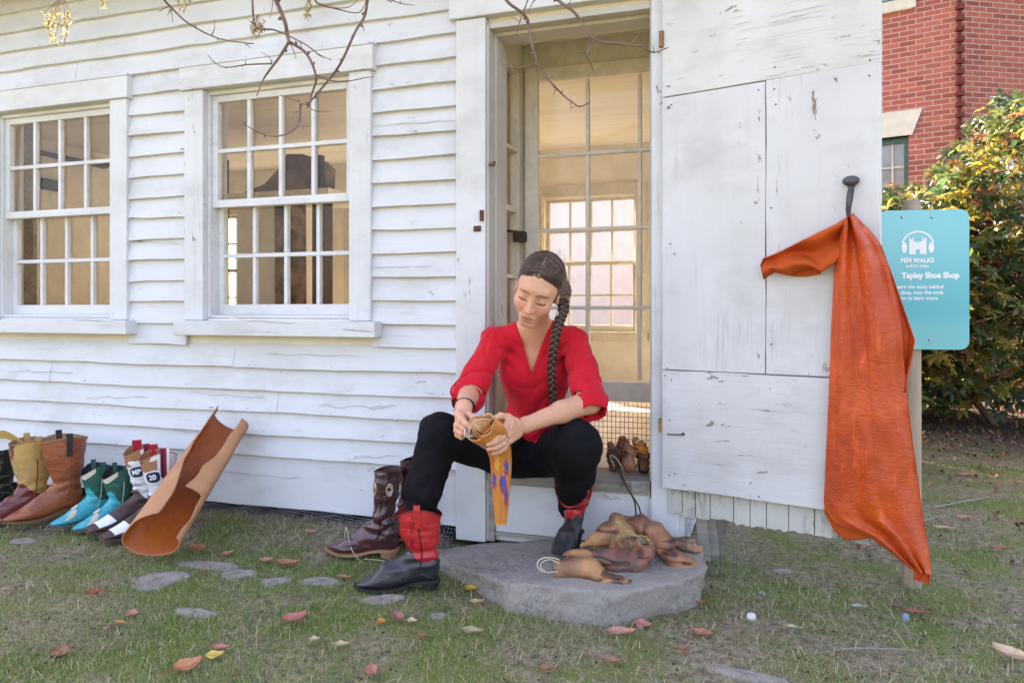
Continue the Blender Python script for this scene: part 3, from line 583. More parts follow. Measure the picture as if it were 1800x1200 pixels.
# ------------------------------------------------------------------ things far behind the back windows
tg = vcol('distant_foliage', .8, .2, trans=.3)
def crown(name, c, r, n, cols, sz, label, cat, trunk=None, group=None, fl=1.0):
    root = thing(name, (c[0], c[1], 0), label, cat, group); c = np.array(c, float)
    u = rng.normal(size=(n, 3)); u /= np.linalg.norm(u, axis=1, keepdims=True); rad = rng.rand(n)**.33; lump = 1+.35*vnoise(u, 2.1, c[0])
    P = c+u*rad[:, None]*np.array(r)*lump[:, None]; d = rng.normal(size=(n, 3)); d /= np.linalg.norm(d, axis=1, keepdims=True); e = np.cross(d, rng.normal(size=(n, 3))); e /= np.linalg.norm(e, axis=1, keepdims=True)
    s = sz*rng.uniform(.6, 1.3, (n, 1)); V = np.stack([P-d*s, P+e*s*.35, P+d*s, P-e*s*.35], 1).reshape(-1, 3); F = np.arange(4*n).reshape(-1, 4)
    cc = np.array(cols)[rng.randint(0, len(cols), n)]; link('foliage', npmesh('foliage', V, F, np.repeat(cc, 4, 0)), tg, root)
    mb = MB(); mb.tube([(c[0], c[1], -.1), (c[0]+.1, c[1], c[2]*.6), (c[0], c[1], c[2]+r[2]*.4)], [r[0]*.08+.03, r[0]*.06+.02, .02], 8); mb.build('trunk', M['greywood'], root); return root
for i, (x, y, z, r) in enumerate(((-7.6, 15, .9, .9), (-9.9, 13, 1.9, 1.7), (-13.5, 9.5, 2.0, 2.0))):
    crown('tree', (x, y, z), (r, r*.8, r), 2600, [(.16,.20,.06), (.22,.22,.08), (.30,.22,.08)], .16, ['small olive tree outside the back window beside the doorway', 'round olive tree seen through the narrow gaps of the right window', 'round olive tree out beyond the left end of the house'][i], 'tree')
pb = thing('pale_building', (-8, 17, 0), 'pale pinkish building seen through the back windows', 'building'); mb = MB(); mb.box(-16, 0, 17, 20, 0, 5); mb.build('wall', plain('pale_pink_render', (.74,.79,.76), .8, .2, 3, .15), pb); mb = MB()
for i in range(3): mb.box(-15+i*1.9, -14.4+i*1.9, 16.96, 17.02, 1.2, 2.3)
mb.build('window', glassdark, pb)

# unseen board fence added behind the house to shade the ground before the shrub
fa, fb = Vector((-1.0, 4.35, 0)), Vector((.42, 6.2, 0)); fen = thing('shade_fence', tuple(fa), 'grey upright board fence out of view behind the house, added to shade the ground', 'fence'); fd = (fb-fa).normalized(); L_ = (fb-fa).length
mb = MB(); x = 0
while x < L_: mb.beam(fa+fd*(x+.07)+UP*.02, fa+fd*(x+.07)+UP*(2.12+random.uniform(-.02,.02)), .135, .02, side=fd); x += .14
mb.build('boards', M['greywood'], fen)
for u in (0, .5, 1.0): mb = MB(); q = fa+fd*(L_*u)-Vector((-fd.y, fd.x, 0))*.06; mb.beam(q-UP*.1, q+UP*2.2, .09, .09, side=fd); mb.build('post', M['greywood'], fen)
# ------------------------------------------------------------------ stone step
g = NT('rough_granite'); a = g.noise(55, 8, .95); b = g.noise(6, 5, .7); c = g.mix(g.ramp(a, [(.36, 0.0), (.5, .6), (.66, 1.0)]), (.085,.075,.065), (.46,.425,.375)); c = g.mix(g.ramp(b, [(.45, 0.0), (.7, .45)]), c, (.19,.155,.115)); c = g.mix(g.ramp(g.noise(2.5, 4), [(.45, 0.0), (.62, .55)]), c, (.38,.35,.31))
n_ = g.bump(a, .8, .004); g.bump(g.noise(45, 5, .7), .7, .012, n_); M['granite'] = g.fin(c, .92, .25)
outl = [GZ(x_, y_, z_) for x_, y_, z_ in ((776, 956, .035), (765, 982, .02), (806, 998, .04), (851, 1013, .06), (905, 1027, .078), (978, 1034, .095), (1058, 1038, .10), (1130, 1033, .10), (1190, 1021, .10), (1234, 1006, .10), (1238, 985, .10), (1232, 962, .10), (1215, 948, .10))]; xa_, xb_ = outl[1].x, outl[5].x
outl = [Vector((p.x, p.y, 0)) for p in outl]; outl += [Vector((-.40, -.075, 0)), Vector((-.8, -.06, 0)), Vector((-1.15, -.07, 0))]
loop = crom(outl+[outl[0]], 6)[:-1]; cen = sum(loop, Vector())/len(loop); nr = 26; n = len(loop); V = []; F = []
for r in range(nr+1):
    for i, p in enumerate(loop):
        if r < 12: u = r/11; q = cen+(p-cen)*(u**.8*.993); z = .099
        else: k = (r-12)/(nr-12); q = cen+(p-cen)*(.999+.006*math.sin(k*2.2)-.030*k); z = .096-k*.16
        V.append((q.x, q.y, z))
V = np.array(V); V[:, 2] -= .078*(1-np.clip((V[:,0]-xa_)/(xb_-xa_), 0, 1)); V[:, 2] += vnoise(V, 11)*.005+vnoise(V, 32)*.003+vnoise(V, 80)*.0015; dd = np.stack([vnoise(V, 9, 7), vnoise(V, 9, 19), 0*V[:,0]], 1)*.014+np.stack([vnoise(V, 40, 7), vnoise(V, 40, 19), .4*vnoise(V, 40, 3)], 1)*.008; V[11*n:] += dd[11*n:]
for r in range(nr):
    for i in range(n): F.append((r*n+i, r*n+(i+1)%n, (r+1)*n+(i+1)%n, (r+1)*n+i))
F = np.array(F)[:, ::-1]; me = npmesh('stone_step', V, F)
tag(link('stone_step', me, M['granite'], smooth=True, origin=(cen.x, cen.y, 0)), 'rough grey granite slab lying as a doorstep', 'step')
# flat stones let into the turf, pebbles
def flat_stone(px, py, a, b, ang, label, mat=None, h=.006, name='flat_stone'):
    c = GZ(px, py); mb = MB(); n = 22; vs = []; r0 = random.random()*50
    for k, (s, z) in enumerate(((0, h), (.5, h), (.88, h*.9), (1.0, h*.3), (1.02, -.03))):
        for i in range(n):
            t = 2*math.pi*i/n; rr = s*(1+.13*math.sin(2*t+r0)+.09*math.sin(3*t+r0*2)+.05*math.sin(7*t+r0*3)); x = a*rr*math.cos(t); y = b*rr*math.sin(t); vs.append((c.x+x*math.cos(ang)-y*math.sin(ang), c.y+x*math.sin(ang)+y*math.cos(ang), float(gh(c.x, c.y))+z+random.uniform(-.0015, .0015)))
    mb.add(vs, [(k*n+i, (k+1)*n+i, (k+1)*n+(i+1)%n, k*n+(i+1)%n) for k in range(4) for i in range(n)])
    return tag(mb.build(name, mat or M['slate'], origin=(c.x, c.y, 0), smooth=True), label, 'pebble' if name == 'pebble' else 'stone')
M['slate'] = plain('flat_grey_stone', (.34,.31,.28), .9, .2, 50, .35, .6, .004, col2=(.20,.175,.15))
FST = [(275, 1018, .10, .085, .3, 'broad flat brown-grey stone in front of the leather roll'), (365, 992, .12, .05, .2, 'long flat stone just right of the leather roll foot'), (418, 1004, .06, .05, 0, 'flat round stone second from the leather roll, set in the turf'), (484, 1018, .05, .045, .4, 'small flat stone midway between leather roll and burgundy boots'), (566, 1018, .075, .045, .1, 'bluish flat stone in front of the burgundy boots'), (345, 1072, .08, .03, .1, 'low worn stone half buried in the open grass below the leather roll'), (672, 1050, .07, .04, .5, 'dark stone under the toe of the black and red boot'), (42, 948, .05, .04, 0, 'small flat stone in front of the brown boot toe'), (1312, 1180, .10, .025, -.15, 'long pale stone at the lower edge right of the step'), (770, 1078, .03, .02, .4, 'small blue-grey slate chip left of the granite step'), (1375, 1005, .03, .02, .4, 'dull stone in the moss below the open door')]
for px, py, a, b, an, lb in FST: flat_stone(px, py, a, b, an, lb)
flat_stone(1321, 1084, .015, .011, .2, 'white pebble on the grass right of the granite step', plain('white_pebble', (.70,.69,.66), .6, .3, 60, .1), .016, 'pebble')
flat_stone(1592, 1088, .011, .010, .2, 'blue-green pebble on bare soil below the orange hide', plain('blue_pebble', (.20,.30,.36), .5, .4, 60, .2), .018, 'pebble')
flat_stone(1340, 1042, .010, .008, .2, 'tiny pinkish pebble in the thin grass below the door', plain('pink_pebble', (.40,.30,.27), .6, .3, 60, .2), .010, 'pebble')
flat_stone(1126, 1102, .012, .010, .2, 'small grey pebble tucked against the step', plain('grey_pebble', (.25,.25,.25), .6, .3, 60, .2), .010, 'pebble')
# ------------------------------------------------------------------ boots
RINGS = [((-.022,.33),(.152,.33),.064), ((-.012,.26),(.142,.262),.057), ((-.004,.19),(.126,.195),.050), ((.006,.14),(.114,.155),.043), ((.004,.10),(.118,.132),.039), ((.002,.062),(.132,.116),.036), ((.012,.034),(.148,.106),.034), ((.055,.031),(.160,.098),.032),
 ((.100,.024),(.178,.087),.035), ((.140,.014),(.196,.074),.041), ((.180,.010),(.215,.060),.046), ((.215,.010),(.236,.049),.043), ((.245,.012),(.255,.041),.034), ((.268,.015),(.270,.034),.023), ((.284,.018),(.283,.028),.012), ((.290,.021),(.290,.023),.003)]
def boot_geo(toe='point', hs=1.0, lean=0.0, wide=1.0, instep=0.0, slim=1.0):
    K = []
    for (b, t, w_) in RINGS:
        if toe == 'square' and b[0] > .2: w_ = {.215:.045,.245:.043,.268:.041,.284:.038,.290:.034}[b[0]]
        if toe == 'round' and b[0] > .2: w_ = {.215:.045,.245:.040,.268:.031,.284:.020,.290:.008}[b[0]]
        t = (t[0], t[1]+instep*math.exp(-((t[0]-.20)/.035)**2))
        sx_ = lambda q: .060+(q[0]-.060)*(1-(1-slim)*min(1, max(0, (q[1]-.10)/.10)))
        f = lambda q: (sx_(q)+lean*max(0, q[1]-.12)*(1 if True else 0), q[1] if q[1] < .12 else .12+(q[1]-.12)*hs)
        K.append(Vector((*f(b), 0))); K.append(Vector((*f(t), 0))); K.append(Vector((w_*wide if b[1] > .15 else w_, 0, 0)))
    B = crom(K[0::3], 4); T = crom(K[1::3], 4); W = crom(K[2::3], 4); return B, T, W
def boot(origin, rz, mats, toe='point', hs=1.0, lean=0.0, wide=1.0, scale=1.0, label='', group=None, vamp=None, scal=.03, strap=True, strap_len=.06, parent=None, tall=.2, inner=True, wrinkle=.003, seed=0, stitch=True, heel=.032, name='boot', seam=True, rot=None, instep=0.0, strap_w=.011, slim=1.0):
    """mats: shaft, vamp, sole, strap, lining, stitch"""
    if parent is None: root = thing(name, origin, label, 'boot', group, rz, rot)
    else:
        root = bpy.data.objects.new(name, None); COL.objects.link(root); root.parent = parent; root.location = Vector(origin)-parent.location; root.rotation_euler = rot or (0,0,rz)
        if label: root['label'] = label
    root.scale = (scale,)*3
    B, T, W = boot_geo(toe, hs, lean, wide, instep, slim); n = len(B); seg = 32; top = B[0].y
    def S(i, k, infl=0.0):                        # surface point: ring i (float ok), angle k (0 = front/top)
        i = max(0, min(n-1, i)); i0 = min(int(i), n-2); f = i-i0; b = B[i0].lerp(B[i0+1], f); tt = T[i0].lerp(T[i0+1], f); w_ = W[i0].x*(1-f)+W[i0+1].x*f
        c = (b+tt)/2; ax = (tt-b)/2; ca, sa = math.cos(k), math.sin(k); e = .82 if i > 24 and ca < 0 else 1.0
        ca2 = math.copysign(abs(ca)**e, ca); sa2 = math.copysign(abs(sa)**(e*.95), sa); L = max(ax.length, 1e-4)
        p = c+ax*(ca2*(1+infl/L)); z = p.y
        if i < 12: z -= scal*(ca*ca)*(1-i/12)**2*(1.0 if ca > 0 else .75)
        return Vector((p.x, (w_+infl)*sa2, z))
    FI = [i*.5 for i in range(2*(n-1)+1)]; NF = len(FI); seg = 60
    V = np.array([tuple(S(i, 2*math.pi*k/seg)) for i in FI for k in range(seg)])
    infl = (vnoise(V, 26, seed)*.6+vnoise(V*np.array([.5,.5,2.0]), 40, seed+9)*.7)*wrinkle; zz = V[:, 2]
    ank = np.exp(-((zz-.13)/.045)**2)*(V[:,0] < .17); infl = infl+ank*wrinkle*1.5*np.sin(zz*150+V[:,0]*30+vnoise(V, 15, seed)*3)*.6
    cq_ = [(S(i, 0)+S(i, math.pi))/2 for i in FI]; cen_ = np.array([tuple(c) for c in cq_ for k in range(seg)]); dr = V-cen_; dr /= np.linalg.norm(dr, axis=1, keepdims=True)+1e-9; V = V+dr*infl[:, None]
    if vamp is None: vamp = lambda x, y, z: z < .110+.045*math.exp(-((x-.11)/.03)**2)-.012*math.exp(-(x/.03)**2)
    vf_ = vamp; vamp = lambda x, y, z: x > .138 or vf_(x, y, z)
    fs, fv = [], []
    for i in range(NF-1):
        for k in range(seg):
            q = (i*seg+k, i*seg+(k+1)%seg, (i+1)*seg+(k+1)%seg, (i+1)*seg+k); c = V[list(q)].mean(0); (fv if vamp(*c) else fs).append(q)
    fv.append(tuple((NF-1)*seg+k for k in range(seg)))
    def sub(faces, name_, mat, extra=None):
        ids = sorted({i for f in faces for i in f}); mp = {a: b for b, a in enumerate(ids)}; mb = MB(); mb.add(V[ids].tolist(), [tuple(mp[i] for i in f) for f in faces])
        return mb.build(name_, mat, root, local=True, smooth=True)
    def lining(mb):
        vs = []; m = 22
        for i in range(m):
            for k in range(seg): p = V[i*seg+k]; c = cen_[i*seg+k]; d = (p-c); L = np.linalg.norm(d); q = p-d/L*.0035; vs.append((q[0], q[1], q[2]+(.0015 if i == 0 else 0)))
        mb.add(vs, [(i*seg+(k+1)%seg, i*seg+k, (i+1)*seg+k, (i+1)*seg+(k+1)%seg) for i in range(m-1) for k in range(seg)])
    sh = sub(fs, 'shaft', mats['shaft']); vp = sub(fv, 'vamp', mats['vamp'])
    if inner: mb = MB(); lining(mb); rim = V[:seg]; mb.tube([tuple(p) for p in rim]+[tuple(rim[0])], .0022, 6, cap=False); mb.build('lining', mats['lining'], sh, local=True, smooth=True)
    mb = MB(); pts = [(B[i].x, B[i].y, W[i].x) for i in range(24, n)]; pts = [(-.003, .033, .010), (.006, .032, .026)]+[p for p in pts if p[0] > .02]; vs = []
    for x, z, w_ in pts:
        ww = (w_+.0045)*(.9 if x < .12 else 1); xx = x+(.006 if x > .28 else 0); vs += [(xx, -ww, z+.003), (xx, ww, z+.003), (xx, ww, z-.006), (xx, -ww, z-.006)]
    m = len(pts); mb.add(vs, [(i*4+j, i*4+(j+1)%4, i*4+4+(j+1)%4, i*4+4+j) for i in range(m-1) for j in range(4)]+[(3,2,1,0), (m*4-4, m*4-3, m*4-2, m*4-1)]); mb.build('sole', mats['sole'], root, local=True)
    mb = MB(); hb_ = []; ht = []
    for i in range(16):
        a = math.pi*(i/15)+math.pi/2; ht.append((.030+.033*math.cos(a), .029*math.sin(a), .028)); hb_.append((.034+.027*math.cos(a), .025*math.sin(a), -.0))
    ht += [(.062, -.029, .026), (.062, .029, .026)]; hb_ += [(.055, -.025, .0), (.055, .025, .0)]; k = len(ht)
    mb.add(hb_+ht, [tuple(range(k))[::-1], tuple(range(k, 2*k))]+[(i, (i+1)%k, k+(i+1)%k, k+i) for i in range(k)]); bevel(mb.build('heel', mats['sole'], root, local=True), .001)
    if strap:
        for sgn in (1, -1):
            mb = MB(); path = []; q = math.pi/2*sgn; i2 = 4.5*strap_len/.06
            for u in np.linspace(0, 1, 6): path.append(S(i2*(1-u), q, .004))
            t0 = S(0, q); path += [t0+Vector((0, .003*sgn, .016)), t0+Vector((0, -.004*sgn, .016))]+[S(i2*u, q, -.006) for u in (.1, .5, .9)]
            vs = []
            for p in path: vs += [(p.x-strap_w, p.y, p.z), (p.x+strap_w, p.y, p.z), (p.x+strap_w, p.y+.002*sgn, p.z+.001), (p.x-strap_w, p.y+.002*sgn, p.z+.001)]
            m = len(path); mb.add(vs, [(i*4+j, i*4+(j+1)%4, i*4+4+(j+1)%4, i*4+4+j) for i in range(m-1) for j in range(4)]+[(3,2,1,0), (m*4-4, m*4-3, m*4-2, m*4-1)]); mb.build('pull_strap', mats['strap'], root, local=True, smooth=False)
    if seam:
        for sgn in (1, -1): mb = MB(); mb.tube([S(i, math.pi/2*sgn, .0012) for i in range(1, 25, 2)], .0022, 6, flat=1); mb.build('side_seam', mats.get('seam', mats['vamp']), sh, local=True, smooth=True)
    if stitch:
        mb = MB()
        for r in range(3):
            for sgn in (1, -1):
                for off in (.55, ):
                    mb.tube([S(1.5+r*1.1+9*abs(math.sin(u*math.pi))**1.3, sgn*(.10+u*1.3), .0012) for u in np.linspace(0, 1, 16)], .0007, 4, cap=False)
        for sgn in (1, -1):
            mb.tube([S(33+6*math.sin(u*math.pi), sgn*(1.0-1.0*u), .0012) for u in np.linspace(0, 1, 12)], .0007, 4, cap=False)
        mb.build('stitching', mats['stitch'], sh, local=True)
    return root, S
def G_boot(toe_px, heel_px, z=0.0, L=.29):
    """heel origin and heading from the toe and heel seen on the ground"""
    a = GZ(*toe_px, z); b = GZ(*heel_px, z); d = Vector((a.x-b.x, a.y-b.y, 0)).normalized(); o = Vector((a.x, a.y, z))-d*L*1.0; return o, math.atan2(d.y, d.x)
thr = plain('pale_thread', (.62,.50,.33), .7, .2, 90, .2); solew = plain('brown_leather_sole', (.20,.10,.055), .5, .4, 60, .3, .3, .001, stretch=(1,1,8)); solek = plain('black_rubber_sole', (.025,.024,.023), .5, .4, 60, .3)
lin_tan = plain('tan_lining', (.38,.22,.11), .7, .2, 60, .2)
def bm(shaft, vamp, sole=solew, strap=None, lining=lin_tan, stitch=thr, seam=None): return dict(shaft=shaft, vamp=vamp, sole=sole, strap=strap or shaft, lining=lining, stitch=stitch, seam=seam or vamp)
rowg = 'cowboy boots standing in a row on the grass by the wall'
brownL = leather('brown_leather', (.36,.095,.030), (.20,.045,.02), .34, crease=1.2, scar=.25); tanL = leather('tan_suede', (.55,.33,.10), (.44,.25,.075), .75, coat=0, crease=.3); maroon = leather('oxblood_leather', (.20,.045,.035), (.10,.022,.02), .3)
o_, rz = G_boot((12, 934), (151, 909)); gz0 = float(gh(o_.x, o_.y))
BR, _ = boot((o_.x, o_.y, gz0), rz, bm(brownL, brownL, strap=plain('dark_strap_webbing', (.05,.04,.04), .8, .2, 90), stitch=plain('brown_thread', (.10,.035,.02), .7)), 'point', 1.0, .02, 1.08, 1.06, 'tall plain brown cowboy boot with a dark pull strap', rowg, seed=3, scal=.018, stitch=False)
mb = MB(); mb.ball((.302,0,.024), (.012,.016,.011), seg=14); mb.build('toe_tip', plain('silver_metal', (.7,.68,.62), .25, .6, 30, .1, metal=.9), BR, local=True, smooth=True)
# tan boot behind it, its long tab standing up
R2 = Vector((RT.x, RT.y, 0)); F2 = Vector((FW.x, FW.y, 0))
o2 = o_-R2*.185+F2*.055
TB, _ = boot((o2.x, o2.y, 0), rz+.05, bm(tanL, maroon, strap=tanL), 'point', 1.02, -.02, 1.08, 1.06, 'boot with a tan suede shaft and dark red foot, beside the brown one', rowg, seed=8, scal=.018)
mb = MB(); P0 = Vector(D(48, 800, 3.42)); pts = [D(52, 802, 3.46), D(40, 786, 3.45), D(22, 772, 3.44), D(2, 764, 3.42), D(-16, 772, 3.42)]; vs = []
for p in crom(pts, 4): vs += [p+Vector((0,0,.018)), p+Vector((0,.01,-.016))-R2*.0, p+Vector((0,.016,-.014)), p+Vector((0,.006,.020))]
m = len(vs)//4; mb.add(vs, [(i*4+j, i*4+(j+1)%4, i*4+4+(j+1)%4, i*4+4+j) for i in range(m-1) for j in range(4)]+[(3,2,1,0), (m*4-4, m*4-3, m*4-2, m*4-1)])
me = mb.mesh('suede_tab'); so_ = bpy.data.objects.new('suede_tab', me); me.materials.append(tanL); COL.objects.link(so_); so_.parent = TB
so_.matrix_parent_inverse = (Matrix.Translation(TB.location)@TB.rotation_euler.to_matrix().to_4x4()@Matrix.Diagonal((1.06,1.06,1.06,1))).inverted()
# black boot with green straps, at the frame edge
o3 = o2-R2*.20+F2*.06; blackL = leather('black_leather', (.022,.021,.023), (.012,.012,.013), .32, coat=.3)
BK, S_ = boot((o3.x, o3.y, 0), rz+.3, bm(blackL, blackL, solek, stitch=plain('green_cord', (.10,.24,.16), .6), lining=plain('dark_lining', (.03,.03,.03))), 'point', .72, 0, 1, 1.05, 'black boot laced with green cord, cut off by the left edge', rowg, seed=2)
mb = MB(); gr = plain('mottled_green_leather', (.10,.13,.06), .6, .3, 30, .5)
for k_ in range(4): mb.tube([S_(3+k_*5, -1.6+u*3.2+.2*k_, .003) for u in np.linspace(0, 1, 10)], .003, 5)
mb.build('green_cord', gr, BK, local=True)
# turquoise pair
turq = leather('turquoise_leather', (.025,.42,.47), (.015,.30,.36), .42, coat=.1); grn = leather('dark_green_suede', (.025,.12,.085), (.015,.08,.055), .7, coat=0)
ivory = plain('ivory_leather', (.66,.60,.48), .55, .3, 50, .2)
def inlay(S, root, band=True):
    mb = MB()
    def patch(i0, i1, a0, a1, infl=.0025, fn_=None):
        ni, nk = 14, 14; vs = []
        for i in range(ni+1):
            for k in range(nk+1):
                u, v = i/ni, k/nk; ii_, aa = (i0+(i1-i0)*u, a0+(a1-a0)*v)
                if fn_: ii_, aa = fn_(u, v)
                vs.append(S(ii_, aa, infl))
        mb.add(vs, [(i*(nk+1)+k, i*(nk+1)+k+1, (i+1)*(nk+1)+k+1, (i+1)*(nk+1)+k) for i in range(ni) for k in range(nk)])
    return mb, patch
TQ = []
for j, (tp, hp, lb) in enumerate((((88, 937), (191, 916), 'turquoise and green child-size boot next to the brown boot'), ((127, 943), (230, 921), 'turquoise and green child-size boot nearer the white boots'))):
    o4, rz4 = G_boot(tp, hp, 0, .235); T_, S = boot((o4.x, o4.y, float(gh(o4.x, o4.y))-.004), rz4, bm(grn, turq, plain('grey_blue_sole', (.08,.13,.15), .6), lining=plain('black_lining', (.02,.02,.025)), stitch=ivory, seam=ivory), 'round', .86, -.05, 1.0, .80, lb, 'turquoise and green boots', seed=20+j, scal=.05,
        vamp=lambda x, y, z: z < .112+.075*max(0, 1-abs(x-.115)/.05)**1.0-.0*(x < .03), stitch=False)
    mb, patch = inlay(S, T_); 
    for s_ in (1, -1): patch(0, 0, 0, 0, .0025, lambda u, v: (.4+u*(3.2-2.0*abs(v-.35)), s_*(.1+v*1.05)))
    mb.build('ivory_collar', ivory, T_, local=True, smooth=True)
    mb, patch = inlay(S, T_)
    for s_ in (1, -1): patch(0, 0, 0, 0, .003, lambda u, v: (33+u*17, s_*(.55+.9*u+(v-.5)*(.9*(1-u)+.15)*math.sin(math.pi*min(1, .15+u)))+0))
    patch(0, 0, 0, 0, .0032, lambda u, v: (27+u*8, (v-.5)*.9*math.sin(math.pi*u)))
    mb.build('ivory_inlay', ivory, T_, local=True, smooth=True)
# white pair with printed shafts
whiteL = leather('white_leather', (.74,.73,.75), (.66,.65,.68), .4, coat=.1, crease=.8); dbrown = leather('dark_brown_nubuck', (.085,.050,.042), (.055,.032,.028), .6, coat=0); navy = plain('navy_leather', (.02,.03,.075), .4, .4, 50, .2); redm = plain('red_webbing', (.50,.015,.03), .6, .3, 90, .2); wht = plain('white_print', (.8,.8,.8), .5, .3, 40, .05); blk = plain('grey_print_ink', (.10,.10,.12), .6, .2, 40, .1)
tanC = plain('tan_collar_leather', (.40,.19,.09), .5, .4, 40, .25)
def text_mesh(body, size, bold=0.0, shear=0.0, align='CENTER'):
    cu = bpy.data.curves.new('lettering', 'FONT'); cu.body = body; cu.size = size; cu.offset = bold; cu.shear = shear; cu.align_x = align; cu.align_y = 'CENTER'; cu.resolution_u = 3
    o = bpy.data.objects.new('lettering', cu); COL.objects.link(o); dg = bpy.context.evaluated_depsgraph_get(); me = bpy.data.meshes.new_from_object(o.evaluated_get(dg)); bpy.data.objects.remove(o); bpy.data.curves.remove(cu); return me
for j, (tp, hp, num, words, lb) in enumerate((((150, 951), (256, 930), 'MP', [('you', 0), ('ugly', 1), ('wa', 3), ('d', 4)], 'white boot marked MP, with red, white and blue pull straps and a brown foot'), ((177, 962), (286, 940), '20', [('ees', 1)], 'white boot marked 20, nearest the leather roll'))):
    o5, rz5 = G_boot(tp, hp, 0, .295); T_, S = boot((o5.x, o5.y, float(gh(o5.x, o5.y))-.004), rz5, bm(whiteL, dbrown, plain('dark_edge_sole', (.10,.06,.05), .6), strap=redm, lining=tanC, stitch=wht, seam=whiteL), 'square', 1.02, .05, .95, 1.0, lb, 'white boots with printed shafts', seed=30+j, scal=.035, stitch=False, strap_len=.075, wrinkle=.0045, strap_w=.018, slim=.82)
    mb, patch = inlay(S, T_); patch(0, 0, 0, 0, .003, lambda u, v: (38+u*11, (v-.5)*2.5)); mb.build('white_vamp_inlay', wht, T_, local=True, smooth=True)
    mb, patch = inlay(S, T_); patch(0, 0, 0, 0, .0016, lambda u, v: (.2+u*(3.4+1.2*abs(v-.5)), (v-.5)*2.3)); mb.build('tan_collar', tanC, T_, local=True, smooth=True)
    for s_ in (1, -1):
        for nm, mt, dx in (('white_stripe', wht, -.0115), ('navy_stripe', navy, .0105)):
            mb = MB(); vs = []; pth = [S(i, math.pi/2*s_, .0068) for i in (5.8, 4, 2, 0)]; pth.append(S(0, math.pi/2*s_)+Vector((0,.0055*s_,.0175)))
            for p in pth: vs += [(p.x+dx-.0055, p.y+.0006*s_, p.z), (p.x+dx+.0055, p.y+.0006*s_, p.z)]
            mb.add(vs, [(i*2, i*2+1, i*2+3, i*2+2) for i in range(4)]); mb.build(nm, mt, T_, local=True)
    a0 = .80
    for nm, grow, mt, lift in (('label_border', 1.25, wht, .0042), ('label', 1.0, navy, .0050)):
        mb = MB(); n = 24; c0 = (5.4, a0); mb.add([S(c0[0]+1.35*grow*math.copysign(abs(math.sin(t))**.7, math.sin(t)), c0[1]+.46*grow*math.copysign(abs(math.cos(t))**.7, math.cos(t)), lift) for t in np.linspace(0, 2*math.pi, n, endpoint=False)]+[S(*c0, lift)], [(i, (i+1)%n, n) for i in range(n)]); mb.build(nm, mt, T_, local=True)
    def stamp(txt, size, i_c, a_c, mt, bold, shear, lift, nm, par):
        me = text_mesh(txt, size, bold, shear)
        for v in me.vertices:
            p = S(i_c-v.co.y/.0172, a_c+v.co.x/.066, lift); v.co = p
        link(nm, me, mt, par, local=True)
    stamp(num, .030, 5.4, a0, wht, .0012, 0, .0062, 'lettering', T_)
    for wd, row in words: stamp(wd, .026, 9.3+row*2.1, .55, blk, .0002, .4, .0030, 'lettering', T_)
# burgundy boot
burg = leather('burgundy_leather', (.085,.018,.024), (.028,.010,.018), .22, coat=.7, crease=.9)
for jb, (ob_, lb) in enumerate((((0, 0), 'tall glossy burgundy boot with round cut-outs, toe pointing left'), ((.085, .075), 'second burgundy boot, mostly hidden behind the first and the black trouser leg'))):
    o6, rz6 = G_boot((574, 974), (702, 984), 0, .29); o6 = o6+R2*ob_[0]+F2*ob_[1]
    T_, S = boot((o6.x, o6.y, float(gh(o6.x, o6.y))-.004), rz6, bm(burg, burg, plain('tan_sole', (.36,.19,.10), .5), lining=plain('burgundy_thread', (.05,.012,.014), .6), stitch=plain('burgundy_thread', (.05,.012,.014), .6), seam=plain('black_piping', (.015,.01,.01), .4)), 'point', 1.0, -.12, .80, 1.0, lb, 'burgundy boots beside the seated woman', seed=40+jb, scal=.010, strap=False, wrinkle=.006, slim=.60)
    for s_ in (1, -1):
        for ac in (.85, 2.2):
            mb = MB(); n = 20; mb.tube([S(4.0+1.25*math.sin(t), s_*(ac+.23*math.cos(t)), .003) for t in np.linspace(0, 2*math.pi, n)], .0030, 6, cap=False)
            mb.build('eyelet_ring', plain('pale_brass', (.60,.40,.26), .3, .6, 40, .2, metal=.3), T_, local=True, smooth=True)
            mb = MB(); mb.add([S(4.0+1.15*math.sin(t), s_*(ac+.20*math.cos(t)), .0022) for t in np.linspace(0, 2*math.pi, n, endpoint=False)], [tuple(range(n))]); mb.build('eyelet_disc', plain('grey_disc', (.5,.48,.45), .3, .5), T_, local=True)
mb = MB(); mb.tube([D(605, 968, 2.9), D(608, 925, 2.88), D(618, 965, 2.86), D(640, 990, 2.83), D(665, 996, 2.8), D(690, 993, 2.8), D(672, 985, 2.82), D(640, 982, 2.85)], .0015, 5, sub=5)
tag(mb.build('string', plain('pale_cord', (.62,.55,.40), .8, .2, 50), origin=tuple(GZ(640, 985))), 'loose pale string curling over the toe of the burgundy boot', 'string')
